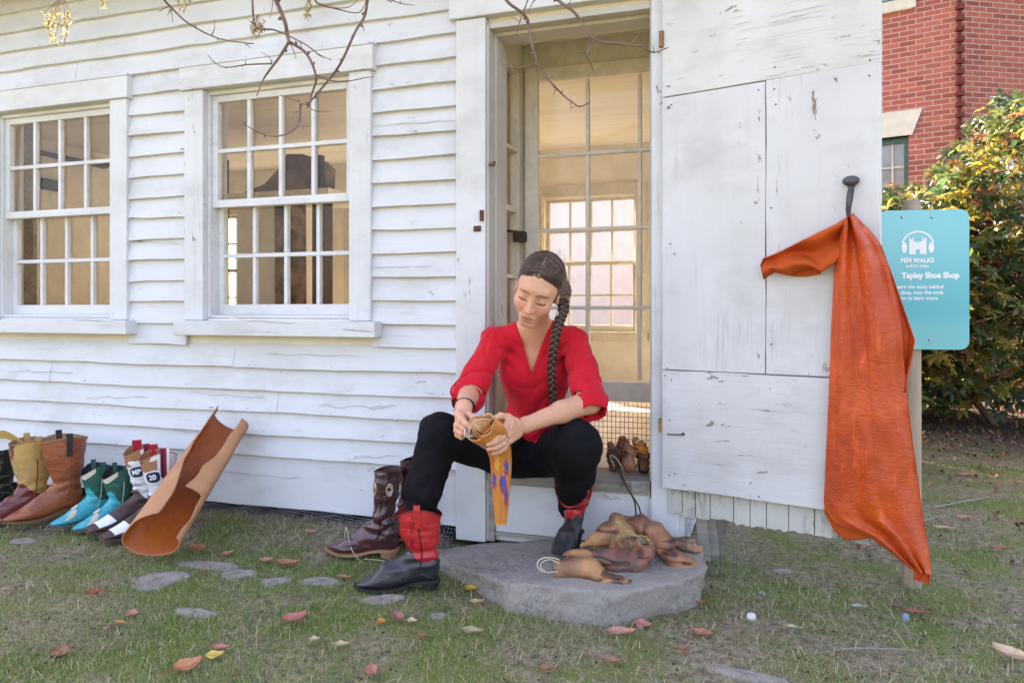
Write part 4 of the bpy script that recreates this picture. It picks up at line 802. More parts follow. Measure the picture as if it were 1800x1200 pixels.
# ------------------------------------------------------------------ leather roll leaning on the wall
glossO = leather('glossy_orange_leather', (.42,.10,.014), (.28,.055,.010), .42, blotch=3, coat=.05, crease=.4, scar=.3); suede = leather('tan_suede_back', (.52,.25,.12), (.40,.18,.085), .85, blotch=4, ns=300, coat=0, crease=.15)
A = D(264, 952, 2.78); Btop = D(406, 738, 3.30); ax = (Btop-A); Ln = ax.length; ax.normalize(); xr_ = RT-ax*RT.dot(ax); xr_.normalize(); yr = ax.cross(xr_)      # yr points away from the camera
if yr.dot(FW) < 0: yr = -yr
gridp = []; nv, nu = 84, 72
for i in range(nv+1):
    v = i/nv; row = []; rx = .104-.018*v; ry = .060-.010*v; wob = float(vnoise(np.array([v*11, 0, 0]), 1)); w2 = float(vnoise(np.array([v*11, 5, 0]), 1))
    a0 = float(np.interp(v, [0,.07,.12,.3,.6,1], [-120,-140,-186,-180,-152,-116]))+5*w2; a1 = float(np.interp(v, [0,.34,.37,.5,.7,1], [112,106,158,150,142,132]))+7*wob
    for j in range(nu+1):
        u = j/nu; an = R_(a0+(a1-a0)*u); x = rx*math.sin(an); y = ry*math.cos(an)
        if an > R_(95): k_ = (an-R_(95)); y += .018*k_; x -= .010*k_*k_
        if an < -R_(95): k_ = -an-R_(95); y -= .006*k_
        end = .020*math.sin(u*5.0+1)*max(0, (v-.9)/.1)-.022*math.sin(u*4.4)*max(0, 1-v/.1)+.03*(u < .12)*max(0, (v-.9)/.1)
        p = A+ax*(Ln*v+end)+xr_*x+yr*(y+.0); p += yr*.003*float(vnoise(np.array([u*4, v*6, 0]), 1)); p.z = max(p.z, float(gh(p.x, p.y))+.003); row.append(p)
    gridp.append(row)
RL = sheet(gridp, .004, 'leather_roll', [suede, glossO], flip=False, edge=0, origin=(A.x, A.y, 0)); tag(RL, 'rolled hide of orange-brown leather with pale suede back leaning on the wall', 'leather')
# ------------------------------------------------------------------ orange hide on the door latch
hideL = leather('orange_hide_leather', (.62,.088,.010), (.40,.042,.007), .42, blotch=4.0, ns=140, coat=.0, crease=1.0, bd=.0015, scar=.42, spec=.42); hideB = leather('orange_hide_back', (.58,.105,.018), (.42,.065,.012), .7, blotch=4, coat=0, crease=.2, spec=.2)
dn = Vector((math.sin(DA), -math.cos(DA), 0))
def dpt(px, py, off):       # point off the door face by off metres, along the ray
    p0 = Vector((hx, hy, 0))+dn*(.022+off); d = D(px, py, 1)-CAM; t = (p0-CAM).dot(dn)/d.dot(dn); return CAM+d*t
def interp(tab, v): a = np.array(tab, float); return [np.interp(v, a[:, 0], a[:, k]) for k in range(1, a.shape[1])]
def panel(tab, fold, nv=70, nu=36, off=.03):
    """tab rows: v, left px, left py, right px, right py"""
    G = []
    for i in range(nv+1):
        v = i/nv; lx, ly, rx_, ry_ = interp(tab, v); row = []
        for j in range(nu+1): u = j/nu; row.append(dpt(lx+(rx_-lx)*u, ly+(ry_-ly)*u, max(.004, off+fold(u, v))))
        G.append(row)
    return G
HD = thing('leather_hide', tuple(Vector((dpt(1540, 700, .03).x, dpt(1540, 700, .03).y, 0))), 'large orange leather hide hanging by its hole on the black door latch', 'leather')
main = [(0,1486,384,1500,374), (.04,1482,398,1512,396), (.12,1472,440,1542,424), (.20,1466,480,1560,462), (.35,1461,590,1583,560), (.50,1457,700,1594,690), (.65,1452,800,1604,775), (.78,1448,888,1616,858), (.84,1466,915,1622,905), (.90,1528,942,1629,945), (.95,1566,970,1634,980), (1.0,1606,1003,1637,1010)]
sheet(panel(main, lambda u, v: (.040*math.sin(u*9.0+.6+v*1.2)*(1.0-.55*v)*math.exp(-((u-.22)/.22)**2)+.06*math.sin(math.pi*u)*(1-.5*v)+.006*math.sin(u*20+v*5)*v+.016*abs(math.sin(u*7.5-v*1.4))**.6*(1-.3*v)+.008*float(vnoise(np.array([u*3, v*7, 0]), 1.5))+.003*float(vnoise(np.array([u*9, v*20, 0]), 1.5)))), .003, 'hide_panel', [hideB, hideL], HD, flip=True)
flap = [(0,1500,376,1506,382), (.12,1512,396,1528,404), (.25,1526,420,1550,432), (.40,1545,470,1568,482), (.58,1560,520,1590,546), (.78,1576,570,1608,598), (.88,1582,610,1604,622), (1.0,1588,650,1590,690)]
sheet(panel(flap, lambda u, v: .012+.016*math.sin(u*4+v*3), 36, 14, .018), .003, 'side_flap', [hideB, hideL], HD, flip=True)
wing = [(0,1490,382,1494,398), (.15,1466,396,1482,440), (.3,1440,408,1468,463), (.45,1415,420,1444,478), (.58,1392,432,1428,470), (.70,1372,442,1408,474), (.82,1356,449,1388,484), (.93,1342,454,1362,478), (1.0,1337,466,1342,491)]
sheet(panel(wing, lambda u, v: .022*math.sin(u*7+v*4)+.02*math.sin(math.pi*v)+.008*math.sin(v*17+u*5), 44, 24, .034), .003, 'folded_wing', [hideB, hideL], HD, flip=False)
under = [(0,1372,462,1376,470), (.3,1390,464,1392,486), (.6,1410,470,1416,486), (1,1440,468,1442,482)]
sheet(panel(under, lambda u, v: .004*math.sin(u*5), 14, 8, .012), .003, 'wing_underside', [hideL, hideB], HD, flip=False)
hem = [(0,1449,890,1449,900), (.25,1470,893,1466,932), (.5,1492,897,1484,948), (.75,1512,906,1508,949), (1.0,1530,924,1528,944)]
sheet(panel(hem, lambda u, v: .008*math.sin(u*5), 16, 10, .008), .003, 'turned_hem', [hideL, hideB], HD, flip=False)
tip = [(0,1600,985,1634,1000), (.5,1607,1004,1636,1006), (1,1606,1018,1633,1026)]
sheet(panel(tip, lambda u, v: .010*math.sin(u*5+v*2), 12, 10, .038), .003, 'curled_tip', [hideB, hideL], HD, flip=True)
mb = MB(); mb.tube([doorpt for doorpt in (dpt(1498, 332, .014), dpt(1494, 352, .03), dpt(1491, 368, .04), dpt(1492, 385, .044))], [.006,.008,.008,.005], 8, flat=.4); mb.build('hanging_loop', plain('dark_leather_thong', (.06,.045,.045), .6, .3, 50), HD)
# ------------------------------------------------------------------ sign
tS = 2.56; SG = thing('walking_tour_sign', tuple(GZ(1602, 1030)), 'turquoise sign with white headphones emblem on a round wooden post', 'sign'); SG.location.z = 0
pw = plain('pale_round_timber', (.46,.36,.26), .8, .2, 1, .4, .5, .002, stretch=(40,40,2.5)); mb = MB(); pb_ = GZ(1603, 1028); pts = [Vector((pb_.x, pb_.y, z)) for z in (-.08, .0, .3, .6, .9, 1.2, D(1610, 350, tS).z)]; mb.tube(pts, [.031,.030,.029,.029,.028,.028,.027], 20); mb.build('post', pw, SG, smooth=True)
sx = Vector((math.cos(TH-.15), math.sin(TH-.15), 0)); sn = Vector((sx.y, -sx.x, 0)); tt_ = (pb_-CAM).dot(FW)-.045
def spt(px, py, off=0.0):
    p0 = D(1620, 490, tt_)+sn*off; d = D(px, py, 1)-CAM; t = (p0-CAM).dot(sn)/d.dot(sn); return CAM+d*t
O = spt(1620, 490); 
TL, TR_, BRr = spt(1545, 369), spt(1705, 369), spt(1701, 616); sw = (TR_-TL).length; shh = TR_.z-BRr.z
def rr(w_, h_, r, n=7):
    out = []
    for cx, cy, a0 in ((w_/2-r, h_/2-r, 0), (-w_/2+r, h_/2-r, 90), (-w_/2+r, -h_/2+r, 180), (w_/2-r, -h_/2+r, 270)):
        out += [(cx+r*math.cos(R_(a0+90*i/n)), cy+r*math.sin(R_(a0+90*i/n))) for i in range(n+1)]
    return out
C0 = (spt(1545, 369)+spt(1703, 616))/2
def sp3(x, y, off): return C0+sx*x+Vector((0,0,y))+sn*off
ol = rr(sw, shh, .028); n = len(ol); mb = MB(); mb.add([sp3(x, y, 0) for x, y in ol]+[sp3(x, y, -.003) for x, y in ol], [tuple(range(n)), tuple(range(n, 2*n))[::-1]]+[(i, n+i, n+(i+1)%n, (i+1)%n) for i in range(n)])
tq = NT('turquoise_sign_enamel'); cq = tq.mix(tq.ramp(tq.noise(3, 2), [(.3, 0.0), (.7, .25)]), (.03,.40,.47), (.09,.48,.54)); mb.build('panel', tq.fin(cq, .16, .7, Coat_Weight=.6, Coat_Roughness=.05), SG)
def loc2(px, py): P = spt(px, py)-C0; return P.dot(sx), P.z
def stext(txt, px, py, size, bold, off=.0012, align='LEFT', sx_=1.0):
    me = text_mesh(txt, size, bold, 0, align); x0, y0 = loc2(px, py)
    for v in me.vertices: v.co = sp3(x0+v.co.x*sx_, y0+v.co.y, off)
    link('lettering', me, wht, SG)
stext('PEM WALKS', 1612, 458, .0205, .0009, align='CENTER', sx_=.95); stext('AUDIO Walks', 1612, 468, .012, .0004, align='CENTER'); stext('Tapley Shoe Shop', 1686, 484, .0255, .0014, align='RIGHT', sx_=.97)
stext('Learn the story behind', 1658, 504, .0165, .0005, align='RIGHT'); stext('the shop, scan the code', 1658, 514, .0165, .0005, align='RIGHT'); stext('below to learn more.', 1650, 524, .0165, .0005, align='RIGHT')
lg = MB(); cx_, cy_ = loc2(1613, 432); r0 = .046
ang = np.linspace(R_(12), R_(168), 24); lg.add([sp3(cx_+r*math.cos(a), cy_+r*math.sin(a)-.002, .0012) for a in ang for r in (r0, r0+.006)], [(2*i, 2*i+1, 2*i+3, 2*i+2) for i in range(23)])
for s_ in (-1, 1):
    e = [(s_*(r0-.004)+.009*math.cos(t), -.006+.018*math.sin(t)) for t in np.linspace(0, 2*math.pi, 16, endpoint=False)]; lg.add([sp3(cx_+x, cy_+y, .0013) for x, y in e], [tuple(range(16))])
def lbox(x0, x1, y0, y1, off=.0012): lg.add([sp3(cx_+x0, cy_+y0, off), sp3(cx_+x1, cy_+y0, off), sp3(cx_+x1, cy_+y1, off), sp3(cx_+x0, cy_+y1, off)], [(0,1,2,3)])
lbox(-.027,-.013,-.028,.022); lbox(.013,.027,-.028,.022); lbox(-.0128,-.006,-.028,.014); lbox(.006,.0128,-.028,.014); lbox(-.0058,.0058,-.012,.012)
for x in (-.027,-.0175,.0175-.0045,.0225): lbox(x, x+.0045, .0222, .028)
lg.build('emblem', wht, SG)
for px, py in ((1586, 382), (1638, 382), (1634, 597)):
    x, y = loc2(px, py); mb = MB(); mb.ball(sp3(x, y, .001), .0045, seg=12); mb.build('screw', plain('zinc_screw', (.6,.6,.6), .3, .6, metal=.9), SG, smooth=True)
# ------------------------------------------------------------------ seated woman
def A3(v): return np.array(v, 'f')
FR = np.array([tuple(RT), tuple(FW), (0,0,1)]).T.astype('f')          # columns: right, away, up
def pd(px, py, t): return A3(D(px, py, t))
WB_ = thing('person', tuple(Vector((D(942, 800, 2.93).x, D(942, 800, 2.93).y, .316))), 'woman in red blouse, black trousers and red-topped boots seated in the doorway working leather', 'person')
pel = pd(942,792,2.93); neckb = pd(940,574,2.79)
shR, shL = pd(868,598,2.80), pd(1012,597,2.80); elR, elL = pd(826,690,2.66), pd(1036,706,2.62); wrR, wrL = pd(815,716,2.45), pd(925,746,2.47)
# head frame
def rotm(yaw, pitch, roll):      # camera frame -> head axes; yaw>0 turns to image left, pitch>0 looks down, roll>0 leans crown to image right
    cy, sy = math.cos(yaw), math.sin(yaw); cp, sp = math.cos(pitch), math.sin(pitch); cr, sr = math.cos(roll), math.sin(roll)
    # base: x = image right, y = towards the camera (-F), z = up
    Rz = np.array([[cy, -sy, 0],[sy, cy, 0],[0,0,1]]); Rx = np.array([[1,0,0],[0,cp,sp],[0,-sp,cp]]); Ry = np.array([[cr,0,sr],[0,1,0],[-sr,0,cr]])
    return Ry@Rz.T@Rx
Bc = np.array([tuple(RT), tuple(-FW), (0,0,1)]).T
HS = 1.0; HM = Bc@rotm(R_(-8), R_(30), R_(18)); HC = pd(946, 508, 2.64)
def h(x, y, z): return (HC+HM@np.array([x, y, z])*HS).astype('f')
def hinv(P): return ((np.asarray(P)-HC)@HM)/HS
E = lambda c, r, k=.02, sub=False, rot=None: ell(h(*c), np.array(r)*HS, HM if rot is None else HM@rot, k, sub)
Kc = lambda a, b, ra, rb, k=.01, sub=False: cone(h(*a), h(*b), ra*HS, rb*HS, k, sub)
head = [E((0,-.018,.040),(.073,.094,.080)), E((0,.030,-.010),(.063,.060,.080),.03), E((0,.034,-.058),(.049,.050,.052),.03), Kc((-.012,.074,-.098),(.012,.074,-.098),.015,.015,.022),
 E((-.036,.056,-.030),(.026,.026,.028),.02), E((.036,.056,-.030),(.026,.026,.028),.02), E((0,.074,.028),(.046,.016,.016),.02),
 E((-.031,.098,.001),(.017,.014,.011),.012,True), E((.031,.098,.001),(.017,.014,.011),.012,True),
 E((-.031,.0745,-.001),(.0155,.0130,.0125),.004), E((.031,.0745,-.001),(.0155,.0130,.0125),.004),
 Kc((0,.086,.008),(0,.107,-.034),.0072,.0105,.010), Kc((-.011,.098,-.038),(.011,.098,-.038),.0078,.0078,.007), E((0,.111,-.036),(.009,.008,.008),.006),
 E((0,.085,-.070),(.025,.012,.016),.014), Kc((-.016,.087,-.0672),(0,.0930,-.0660),.0028,.0038,.005), Kc((.016,.087,-.0672),(0,.0930,-.0660),.0028,.0038,.005), Kc((-.011,.0870,-.0756),(.011,.0870,-.0756),.0042,.0042,.005), E((0,.0885,-.0760),(.010,.005,.0044),.004),
 Kc((-.020,.0915,-.0708),(0,.0975,-.0708),.0018,.0020,.002,True), Kc((.020,.0915,-.0708),(0,.0975,-.0708),.0018,.0020,.002,True),
 E((-.0055,.106,-.047),(.003,.004,.003),.002,True), E((.0055,.106,-.047),(.003,.004,.003),.002,True),
 E((-.0745,-.006,-.012),(.008,.019,.030),.006), E((.0745,-.006,-.012),(.008,.019,.030),.006), E((.083,-.002,-.010),(.006,.010,.018),.004,True), E((-.083,-.002,-.010),(.006,.010,.018),.004,True)]
neck_top = h(0, -.030, -.060)
def fingers(base, dirs, segs, rad, k=.004):
    out = []
    p = np.array(base, float)
    for d, L, r0, r1 in zip(dirs, segs, rad[:-1], rad[1:]): d = np.array(d, float); d /= np.linalg.norm(d); q = p+d*L; out.append(cone(p, q, r0, r1, k)); p = q
    return out, p
cf = lambda r, a, u: (np.array(tuple(RT))*r+np.array(tuple(FW))*a+np.array([0,0,1])*u)      # image right, away, up
body = head+[cone(neck_top, neckb, .047, .050, .03), cone(neckb, pd(940,625,2.86), .050, .085, .035), cone(neckb, shR+cf(.02,.01,0), .033, .036, .03), cone(neckb, shL+cf(-.02,.01,0), .033, .036, .03),
 ell(pd(942,645,2.87), (.125,.078,.155), FR, .04), ell(pd(940,730,2.93), (.098,.075,.13), FR, .04), ell(pel, (.135,.10,.09), FR, .04),
 cone(shR, elR, .044, .038, .02), cone(elR, wrR, .0395, .0255, .02), cone(shL, elL, .044, .038, .02), cone(elL, elL*.55+wrL*.45, .0400, .0345, .02), cone(elL*.55+wrL*.45, wrL, .0345, .0245, .02),
 cone(pel+cf(-.09,0,0), pd(772,770,2.62), .06, .045, .03), cone(pd(772,770,2.62), pd(730,935,2.61), .045, .032, .02), cone(pel+cf(.09,0,0), pd(1012,790,2.56), .06, .045, .03), cone(pd(1012,790,2.58), pd(1001,888,2.79), .045, .026, .02)]
# --- left hand (image right): palm behind and under the leather, four fingers wrapping its front, thumb on top
hL = pd(903, 756, 2.425); kn = [pd(893,741,2.385), pd(890,752,2.375), pd(889,764,2.372), pd(892,775,2.378)]
body += [cone(wrL, hL, .0245, .021, .012), cone(hL+cf(.01,0,.008), kn[0]+cf(.010,.006,-.004), .0175, .0125, .012), cone(hL+cf(.008,0,0), kn[1]+cf(.008,.004,0), .0170, .0120, .010), cone(hL+cf(.008,0,-.006), kn[2]+cf(.008,.004,0), .0165, .0115, .010), cone(hL+cf(.01,0,-.012), kn[3]+cf(.008,.004,0), .0150, .0105, .010)]
nails = []
for i, (tgt, L) in enumerate((((868,768), 1.0), ((860,780), 1.05), ((856,789), 1.0), ((866,796), .85))):
    if i == 0: pts = [kn[0], pd(884,757,2.345), pd(874,768,2.318), pd(864,774,2.315)]
    elif i == 1: pts = [kn[1], pd(884,768,2.340), pd(870,777,2.312), pd(858,781,2.316)]
    elif i == 2: pts = [kn[2], pd(885,779,2.342), pd(871,787,2.318), pd(859,789,2.325)]
    else: pts = [kn[3], pd(887,787,2.350), pd(877,794,2.334), pd(867,797,2.336)]
    r = [.0105, .0092, .0084, .0070] if i < 3 else [.0090, .0080, .0072, .0062]
    for a, b, r0, r1 in zip(pts[:-1], pts[1:], r[:-1], r[1:]): body.append(cone(a, b, r0, r1, .0022))
    body.append(ell(pts[1], [r[1]*1.08]*3, None, .003)); nails.append((pts[2], pts[3], r[3]))
tp = [pd(908,744,2.42), pd(893,733,2.40), pd(880,730,2.38), pd(868,735,2.365)]
for a, b, r0, r1 in zip(tp[:-1], tp[1:], (.017,.0118,.0098), (.0118,.0098,.0080)): body.append(cone(a, b, r0, r1, .005))
nails.append((tp[2], tp[3], .008))
# --- right hand (image left): fist around the tool, thumb and index pinching
hR = pd(814, 738, 2.405); body += [cone(wrR, hR+cf(.002,.005,.004), .0250, .0235, .012), ell(hR+cf(-.002,.008,.002), (.024,.020,.030), FR, .012)]
kr = [pd(822,733,2.385), pd(812,741,2.372), pd(807,750,2.372), pd(806,759,2.382)]
for i, pts in enumerate(([pd(824,728,2.392), pd(834,736,2.368), pd(832,746,2.352), pd(826,750,2.348)], [pd(806,738,2.395), pd(806,747,2.362), pd(815,754,2.350), pd(822,753,2.352)], [pd(803,746,2.40), pd(803,756,2.368), pd(811,762,2.355), pd(818,760,2.358)], [pd(803,754,2.41), pd(804,764,2.385), pd(811,769,2.370), pd(816,766,2.371)])):
    r = [.0110, .0094, .0084, .0068] if i < 3 else [.0092, .0082, .0072, .0060]
    for a, b, r0, r1 in zip(pts[:-1], pts[1:], r[:-1], r[1:]): body.append(cone(a, b, r0, r1, .0022))
    body.append(ell(pts[1], [r[1]*1.07]*3, None, .003)); nails.append((pts[2], pts[3], r[3]))
tr = [pd(806,727,2.39), pd(812,738,2.357), pd(820,746,2.342), pd(826,752,2.340)]
for a, b, r0, r1 in zip(tr[:-1], tr[1:], (.0150,.0112,.0095), (.0112,.0095,.0075)): body.append(cone(a, b, r0, r1, .004))
nails.append((tr[2], tr[3], .0075))
def skincol(V):
    q = hinv(V); c = np.tile(np.array([.64,.325,.20]), (len(V), 1)); n = vnoise(V, 30)[:, None]*.04+vnoise(V, 110)[:, None]*.03; c = c*(1+n)
    x, y, z = q.T; inh = (np.abs(x) < .09) & (y > .02) & (np.abs(z) < .13)
    def mixc(m, col): nonlocal_c = c; m = np.clip(m, 0, 1)[:, None]; c[:] = c*(1-m)+np.array(col)*m
    g = lambda dx, dz: np.exp(-(dx*dx+dz*dz))
    mixc(.35*inh*(g((np.abs(x)-.036)/.018, (z+.035)/.018)), (.70,.27,.21))                          # cheeks
    mixc(.35*inh*(y > .09)*g(x/.013, (z+.036)/.014), (.72,.28,.22))                                  # nose
    lw = .0195*np.sqrt(np.clip(1-((z+.0710)/.0105)**2, 0, 1)); mixc(.62*inh*(y > .082)*(np.abs(x) < lw), (.45,.15,.13))
    mixc(.9*inh*(y > .085)*(np.abs(z+.0712) < .0016)*(np.abs(x) < .021), (.20,.05,.05))
    ax_ = np.abs(x)-.031; br_ = .0215+.0040*np.cos(ax_/.014)-.10*np.clip(ax_, 0, 1)-.001; mixc(.75*inh*(y > .05)*np.clip((.0046*(1-.5*np.clip(ax_/.02, 0, 1))-np.abs(z-br_))/.0018, 0, 1)*np.clip((.022-np.abs(ax_))/.003, 0, 1), (.10,.05,.035))   # brows
    la = -.0075+.0-.0022*np.cos(ax_/.011)*1.3; mixc(.92*inh*(y > .055)*np.clip((.0034-np.abs(z-la))/.0016, 0, 1)*np.clip((.0175-np.abs(ax_))/.002, 0, 1), (.045,.025,.02))                      # lash line
    mixc(.45*inh*(y > .055)*(np.abs(z-.0065) < .0017)*(np.abs(ax_) < .015), (.30,.13,.09))                                                     # lid crease
    mixc(.38*inh*g(ax_/.017, (z+.001)/.009), (.42,.19,.14)); mixc(.30*inh*(y > .06)*np.clip((.0018-np.abs(np.abs(x)-.020-(-.032-z)*.45))/.0012, 0, 1)*(z < -.036)*(z > -.066), (.42,.19,.14))
    for a, b, r in nails: t_ = b+(b-a)/np.linalg.norm(b-a)*r*.3; d = np.linalg.norm(V-t_, axis=1); mixc(.35*(d < r*.75), (.80,.50,.42))
    return np.clip(c, .01, 1)
def smooth_mod(o, n=2, f=.5): m = o.modifiers.new('smooth', 'SMOOTH'); m.iterations = n; m.factor = f
skin = vcol('skin', .48, .4, sss=.25, bn=900, bd=.0002)
me = sdf_mesh(body, .0022, 'body', colf=skincol); bo = link('body', me, skin, WB_, smooth=True)
# --- hair
def hairdisp(P):
    q = hinv(P); a = np.arctan2(q[..., 0], q[..., 2]-.03+1e-6); return (.0010*np.sin(a*46+vnoise(q, 30)*2)+.0014*vnoise(q*np.array([2,.5,2]), 38))*np.clip((.075-q[..., 1])/.03, .25, 1)+.0022*vnoise(q, 60, 3)*(q[..., 1] > .02)
gather = Vector(h(.088, -.062, -.020).tolist())
hair = [E((0,-.022,.0435),(.0770,.097,.0822),.01), E((.060,-.045,.000),(.030,.058,.050),.03), E((.084,-.058,-.016),(.026,.032,.038),.02), E((-.052,-.03,.005),(.026,.06,.05),.02),
 E((0,.135,-.010),(.094,.100,.098),.012,True), E((-.085,.050,-.03),(.035,.052,.060),.01,True), E((.085,.058,-.03),(.032,.050,.060),.01,True), E((-.09,.0,-.030),(.03,.026,.035),.006,True), E((.100,.006,-.030),(.022,.020,.032),.006,True)]
hm = NT('brown_hair'); f = hm.noise(1, 4, .7, hm.mapped((160,160,12))); f2 = hm.noise(14, 3); c = hm.mix(hm.ramp(f, [(.35, 0.0), (.65, 1.0)]), (.022,.011,.008), (.095,.052,.036)); hm.bump(f, .5, .0015); M['hair'] = hm.fin(c, .38, .55)
def haircol(V):
    q = hinv(V); a = np.arctan2(q[:,1]+.02, q[:,2]-.01); s_ = vnoise(np.c_[a*16, q[:,0]*8, np.sign(q[:,0])*3], 1.0, 2)+.7*vnoise(np.c_[a*38, q[:,0]*14, 0*a], 1.0, 7); s_ = np.clip(.45+.55*s_, 0, 1)[:, None]
    return np.array([(.022,.012,.009)])*(1-s_)+np.array([(.20,.12,.09)])*s_
hc_ = NT('brown_hair_cap'); vc_ = hc_.n('ShaderNodeVertexColor'); vc_.layer_name = 'Col'; hc_.bump(hc_.noise(1, 4, .7, hc_.mapped((60,200,200))), .6, .0015); hairm = hc_.fin(vc_.outputs[0], .36, .6)
me = sdf_mesh(hair, .0022, 'hair', disp=hairdisp, colf=haircol); link('hair', me, hairm, WB_, smooth=True)
# combed strands lying over the cap, from the parting to the gathered side
mb = MB(); cc_ = np.array([0,-.022,.0435]); rad_ = np.array([.0770,.097,.0822])
def onhair(q, lift=0.0): d = (q-cc_)/rad_; n_ = np.linalg.norm(d); return cc_+(q-cc_)/n_*(1+lift/.08)
mb2 = MB()
for i in range(520):
    side = 1 if random.random() < .55 else -1; y0 = random.uniform(-.07, .115); a = np.array([.002*side, y0, .12]); 
    if side > 0: b = np.array([.085, -.060+random.uniform(-.02,.02), -.02+random.uniform(-.03,.04)]); m_ = np.array([.07, .45*y0+.01, .055])
    else: b = np.array([-.070, -.045+random.uniform(-.03,.02), .01+random.uniform(-.035,.03)]); m_ = np.array([-.066, .4*y0+.008, .060])
    pts = []; lf = random.uniform(.0002, .0018)
    for u in np.linspace(0, 1, 9): q = a*(1-u)**2+2*u*(1-u)*m_*1.25+b*u*u; pts.append(h(*onhair(q+np.array([0, .003*math.sin(i+u*5), 0]), lf)))
    (mb if i % 5 else mb2).tube(pts, [.0011]*8+[.0004], 3, cap=False)
for i in range(190):      # loose wisps at the hairline and temple
    s_ = random.choice((1, 1, -1)); y0 = random.uniform(.060, .115); q = onhair(np.array([s_*random.uniform(.0,.05), y0, .10]), .001); pts = [h(*q)]; d = np.array([s_*.010, .0, -.003])*random.uniform(.5, 1.4)
    for k in range(4): q = onhair(q+d*(k+1)*.5, .001+.0007*k); pts.append(h(*q))
    mb.tube(pts, .00045, 3, cap=False)
for i in range(46):      # flyaways round the crown and along the gathered side
    a_ = random.uniform(0, 2*math.pi); q0 = onhair(np.array([.07*math.cos(a_), -.03+.06*math.sin(a_), .10]), .002); d_ = np.array([random.uniform(-.5,1), random.uniform(-1,.2), random.uniform(-.2,.5)]); d_ /= np.linalg.norm(d_); mb.tube([h(*(q0+d_*u*.03+(q0-cc_)*u*.10)) for u in (0, .35, .7, 1)], [.0004,.0004,.0003,.0002], 3, cap=False)
mb.build('hair_strands', M['hair'], WB_, smooth=True); mb2.build('light_hair_strands', plain('light_brown_hair', (.22,.13,.09), .4, .5, 200, .3), WB_, smooth=True)
mb = MB(); pts = [h(*onhair(np.array([.0015*math.sin(u*7), .047-.052*u, .12-.0*u]), .0009)) for u in np.linspace(0, 1, 12)]; mb.tube(pts, [.0006]+[.0013]*9+[.0008,.0003], 6, flat=.5, side=HM[:, 0].tolist()); mb.build('hair_parting', plain('scalp', (.50,.34,.28), .7, .2), WB_, smooth=True)
# braid: from behind the ear over the shoulder and down the front
bp_ = [h(.070, -.066, -.010), h(.082, -.058, -.030), pd(990,545,2.668), pd(983,565,2.665), pd(977,588,2.668), pd(973,615,2.685), pd(970,645,2.71), pd(970,672,2.735), pd(972,700,2.76), pd(973,712,2.768)]
bl_ = crom(bp_, 14); nB = len(bl_); mb = MB()
for s in range(3):
    pts = []; rr_ = []
    for i, p in enumerate(bl_):
        u = i/(nB-1); ph = i*.40+s*2*math.pi/3; w_ = .0118*(1-.42*u); pts.append(p+RT*(w_*math.sin(ph))-FW*(.0075*math.sin(2*ph)+.004)); rr_.append(.0112*(1-.42*u))
    for k in range(6):
        off = [(math.cos(k*1.05)*.45, math.sin(k*1.05)*.45) for _ in pts]; mb.tube([p+RT*(o[0]*r)+UP*(o[1]*r*.6)-FW*(o[1]*r*.5) for p, o, r in zip(pts, off, rr_)], [r*.62 for r in rr_], 7)
e = bl_[-1]
for k in range(26): a = k*.7; mb.tube([e+UP*.004, e+RT*(.006*math.cos(a))-FW*(.006*math.sin(a)+.002)-UP*.012, e+RT*(.009*math.cos(a)*random.random())-FW*(.007*math.sin(a)+.002)-UP*random.uniform(.028,.046)], [.0022,.0018,.0004], 4)
mb.build('braid', M['hair'], WB_, smooth=True)
mb = MB()
for z_ in (-.004, 0, .004): mb.tube([e+RT*(.0095*math.cos(t))-FW*(.0085*math.sin(t)+.003)+UP*z_ for t in np.linspace(0, 2*math.pi, 14)], .0022, 5)
mb.build('hair_tie', plain('dark_elastic', (.02,.02,.02), .7), WB_, smooth=True)
ear = Vector(h(.080, .000, -.042).tolist()); mb = MB(); mb.tube([ear, ear-UP*.012], .0007, 4); mb.ball(ear-UP*.024, (.0042,.003,.0105), seg=12, M=Matrix(FR.tolist())); mb.build('earring', plain('silver_pink_shell', (.62,.50,.56), .25, .6, 90, .3, metal=.4), WB_, smooth=True)
# --- blouse
vA, vB, vC, vD = (905,556), (969,552), (960,560), (934,655)
def vneck(P):
    px, py, t = proj(P); s = t/FPX
    # left edge from (904,556) to (933,655); right edge from (972,556) to (935,655)
    def edge(x0, y0, x1, y1): L = math.hypot(x1-x0, y1-y0); return ((px-x0)*(y1-y0)-(py-y0)*(x1-x0))/L
    dl = edge(899, 545, 934, 656); dr = -edge(977, 545, 935, 656); bow = 3*np.sin(np.clip((py-545)/110, 0, 1)*math.pi)
    ins = np.minimum(np.minimum(dl, dr)-bow*.4, (py-505)); return np.maximum(-ins*s, (t-2.83))
neckhole = cone(neck_top, neckb+cf(0,-.004,.004), .052, .054, .006, True)
cuffL = (elL-shL)/np.linalg.norm(elL-shL); cuffR = (elR-shR)/np.linalg.norm(elR-shR)
eL2 = elL+cuffL*.006; eR2 = elR+cuffR*.016
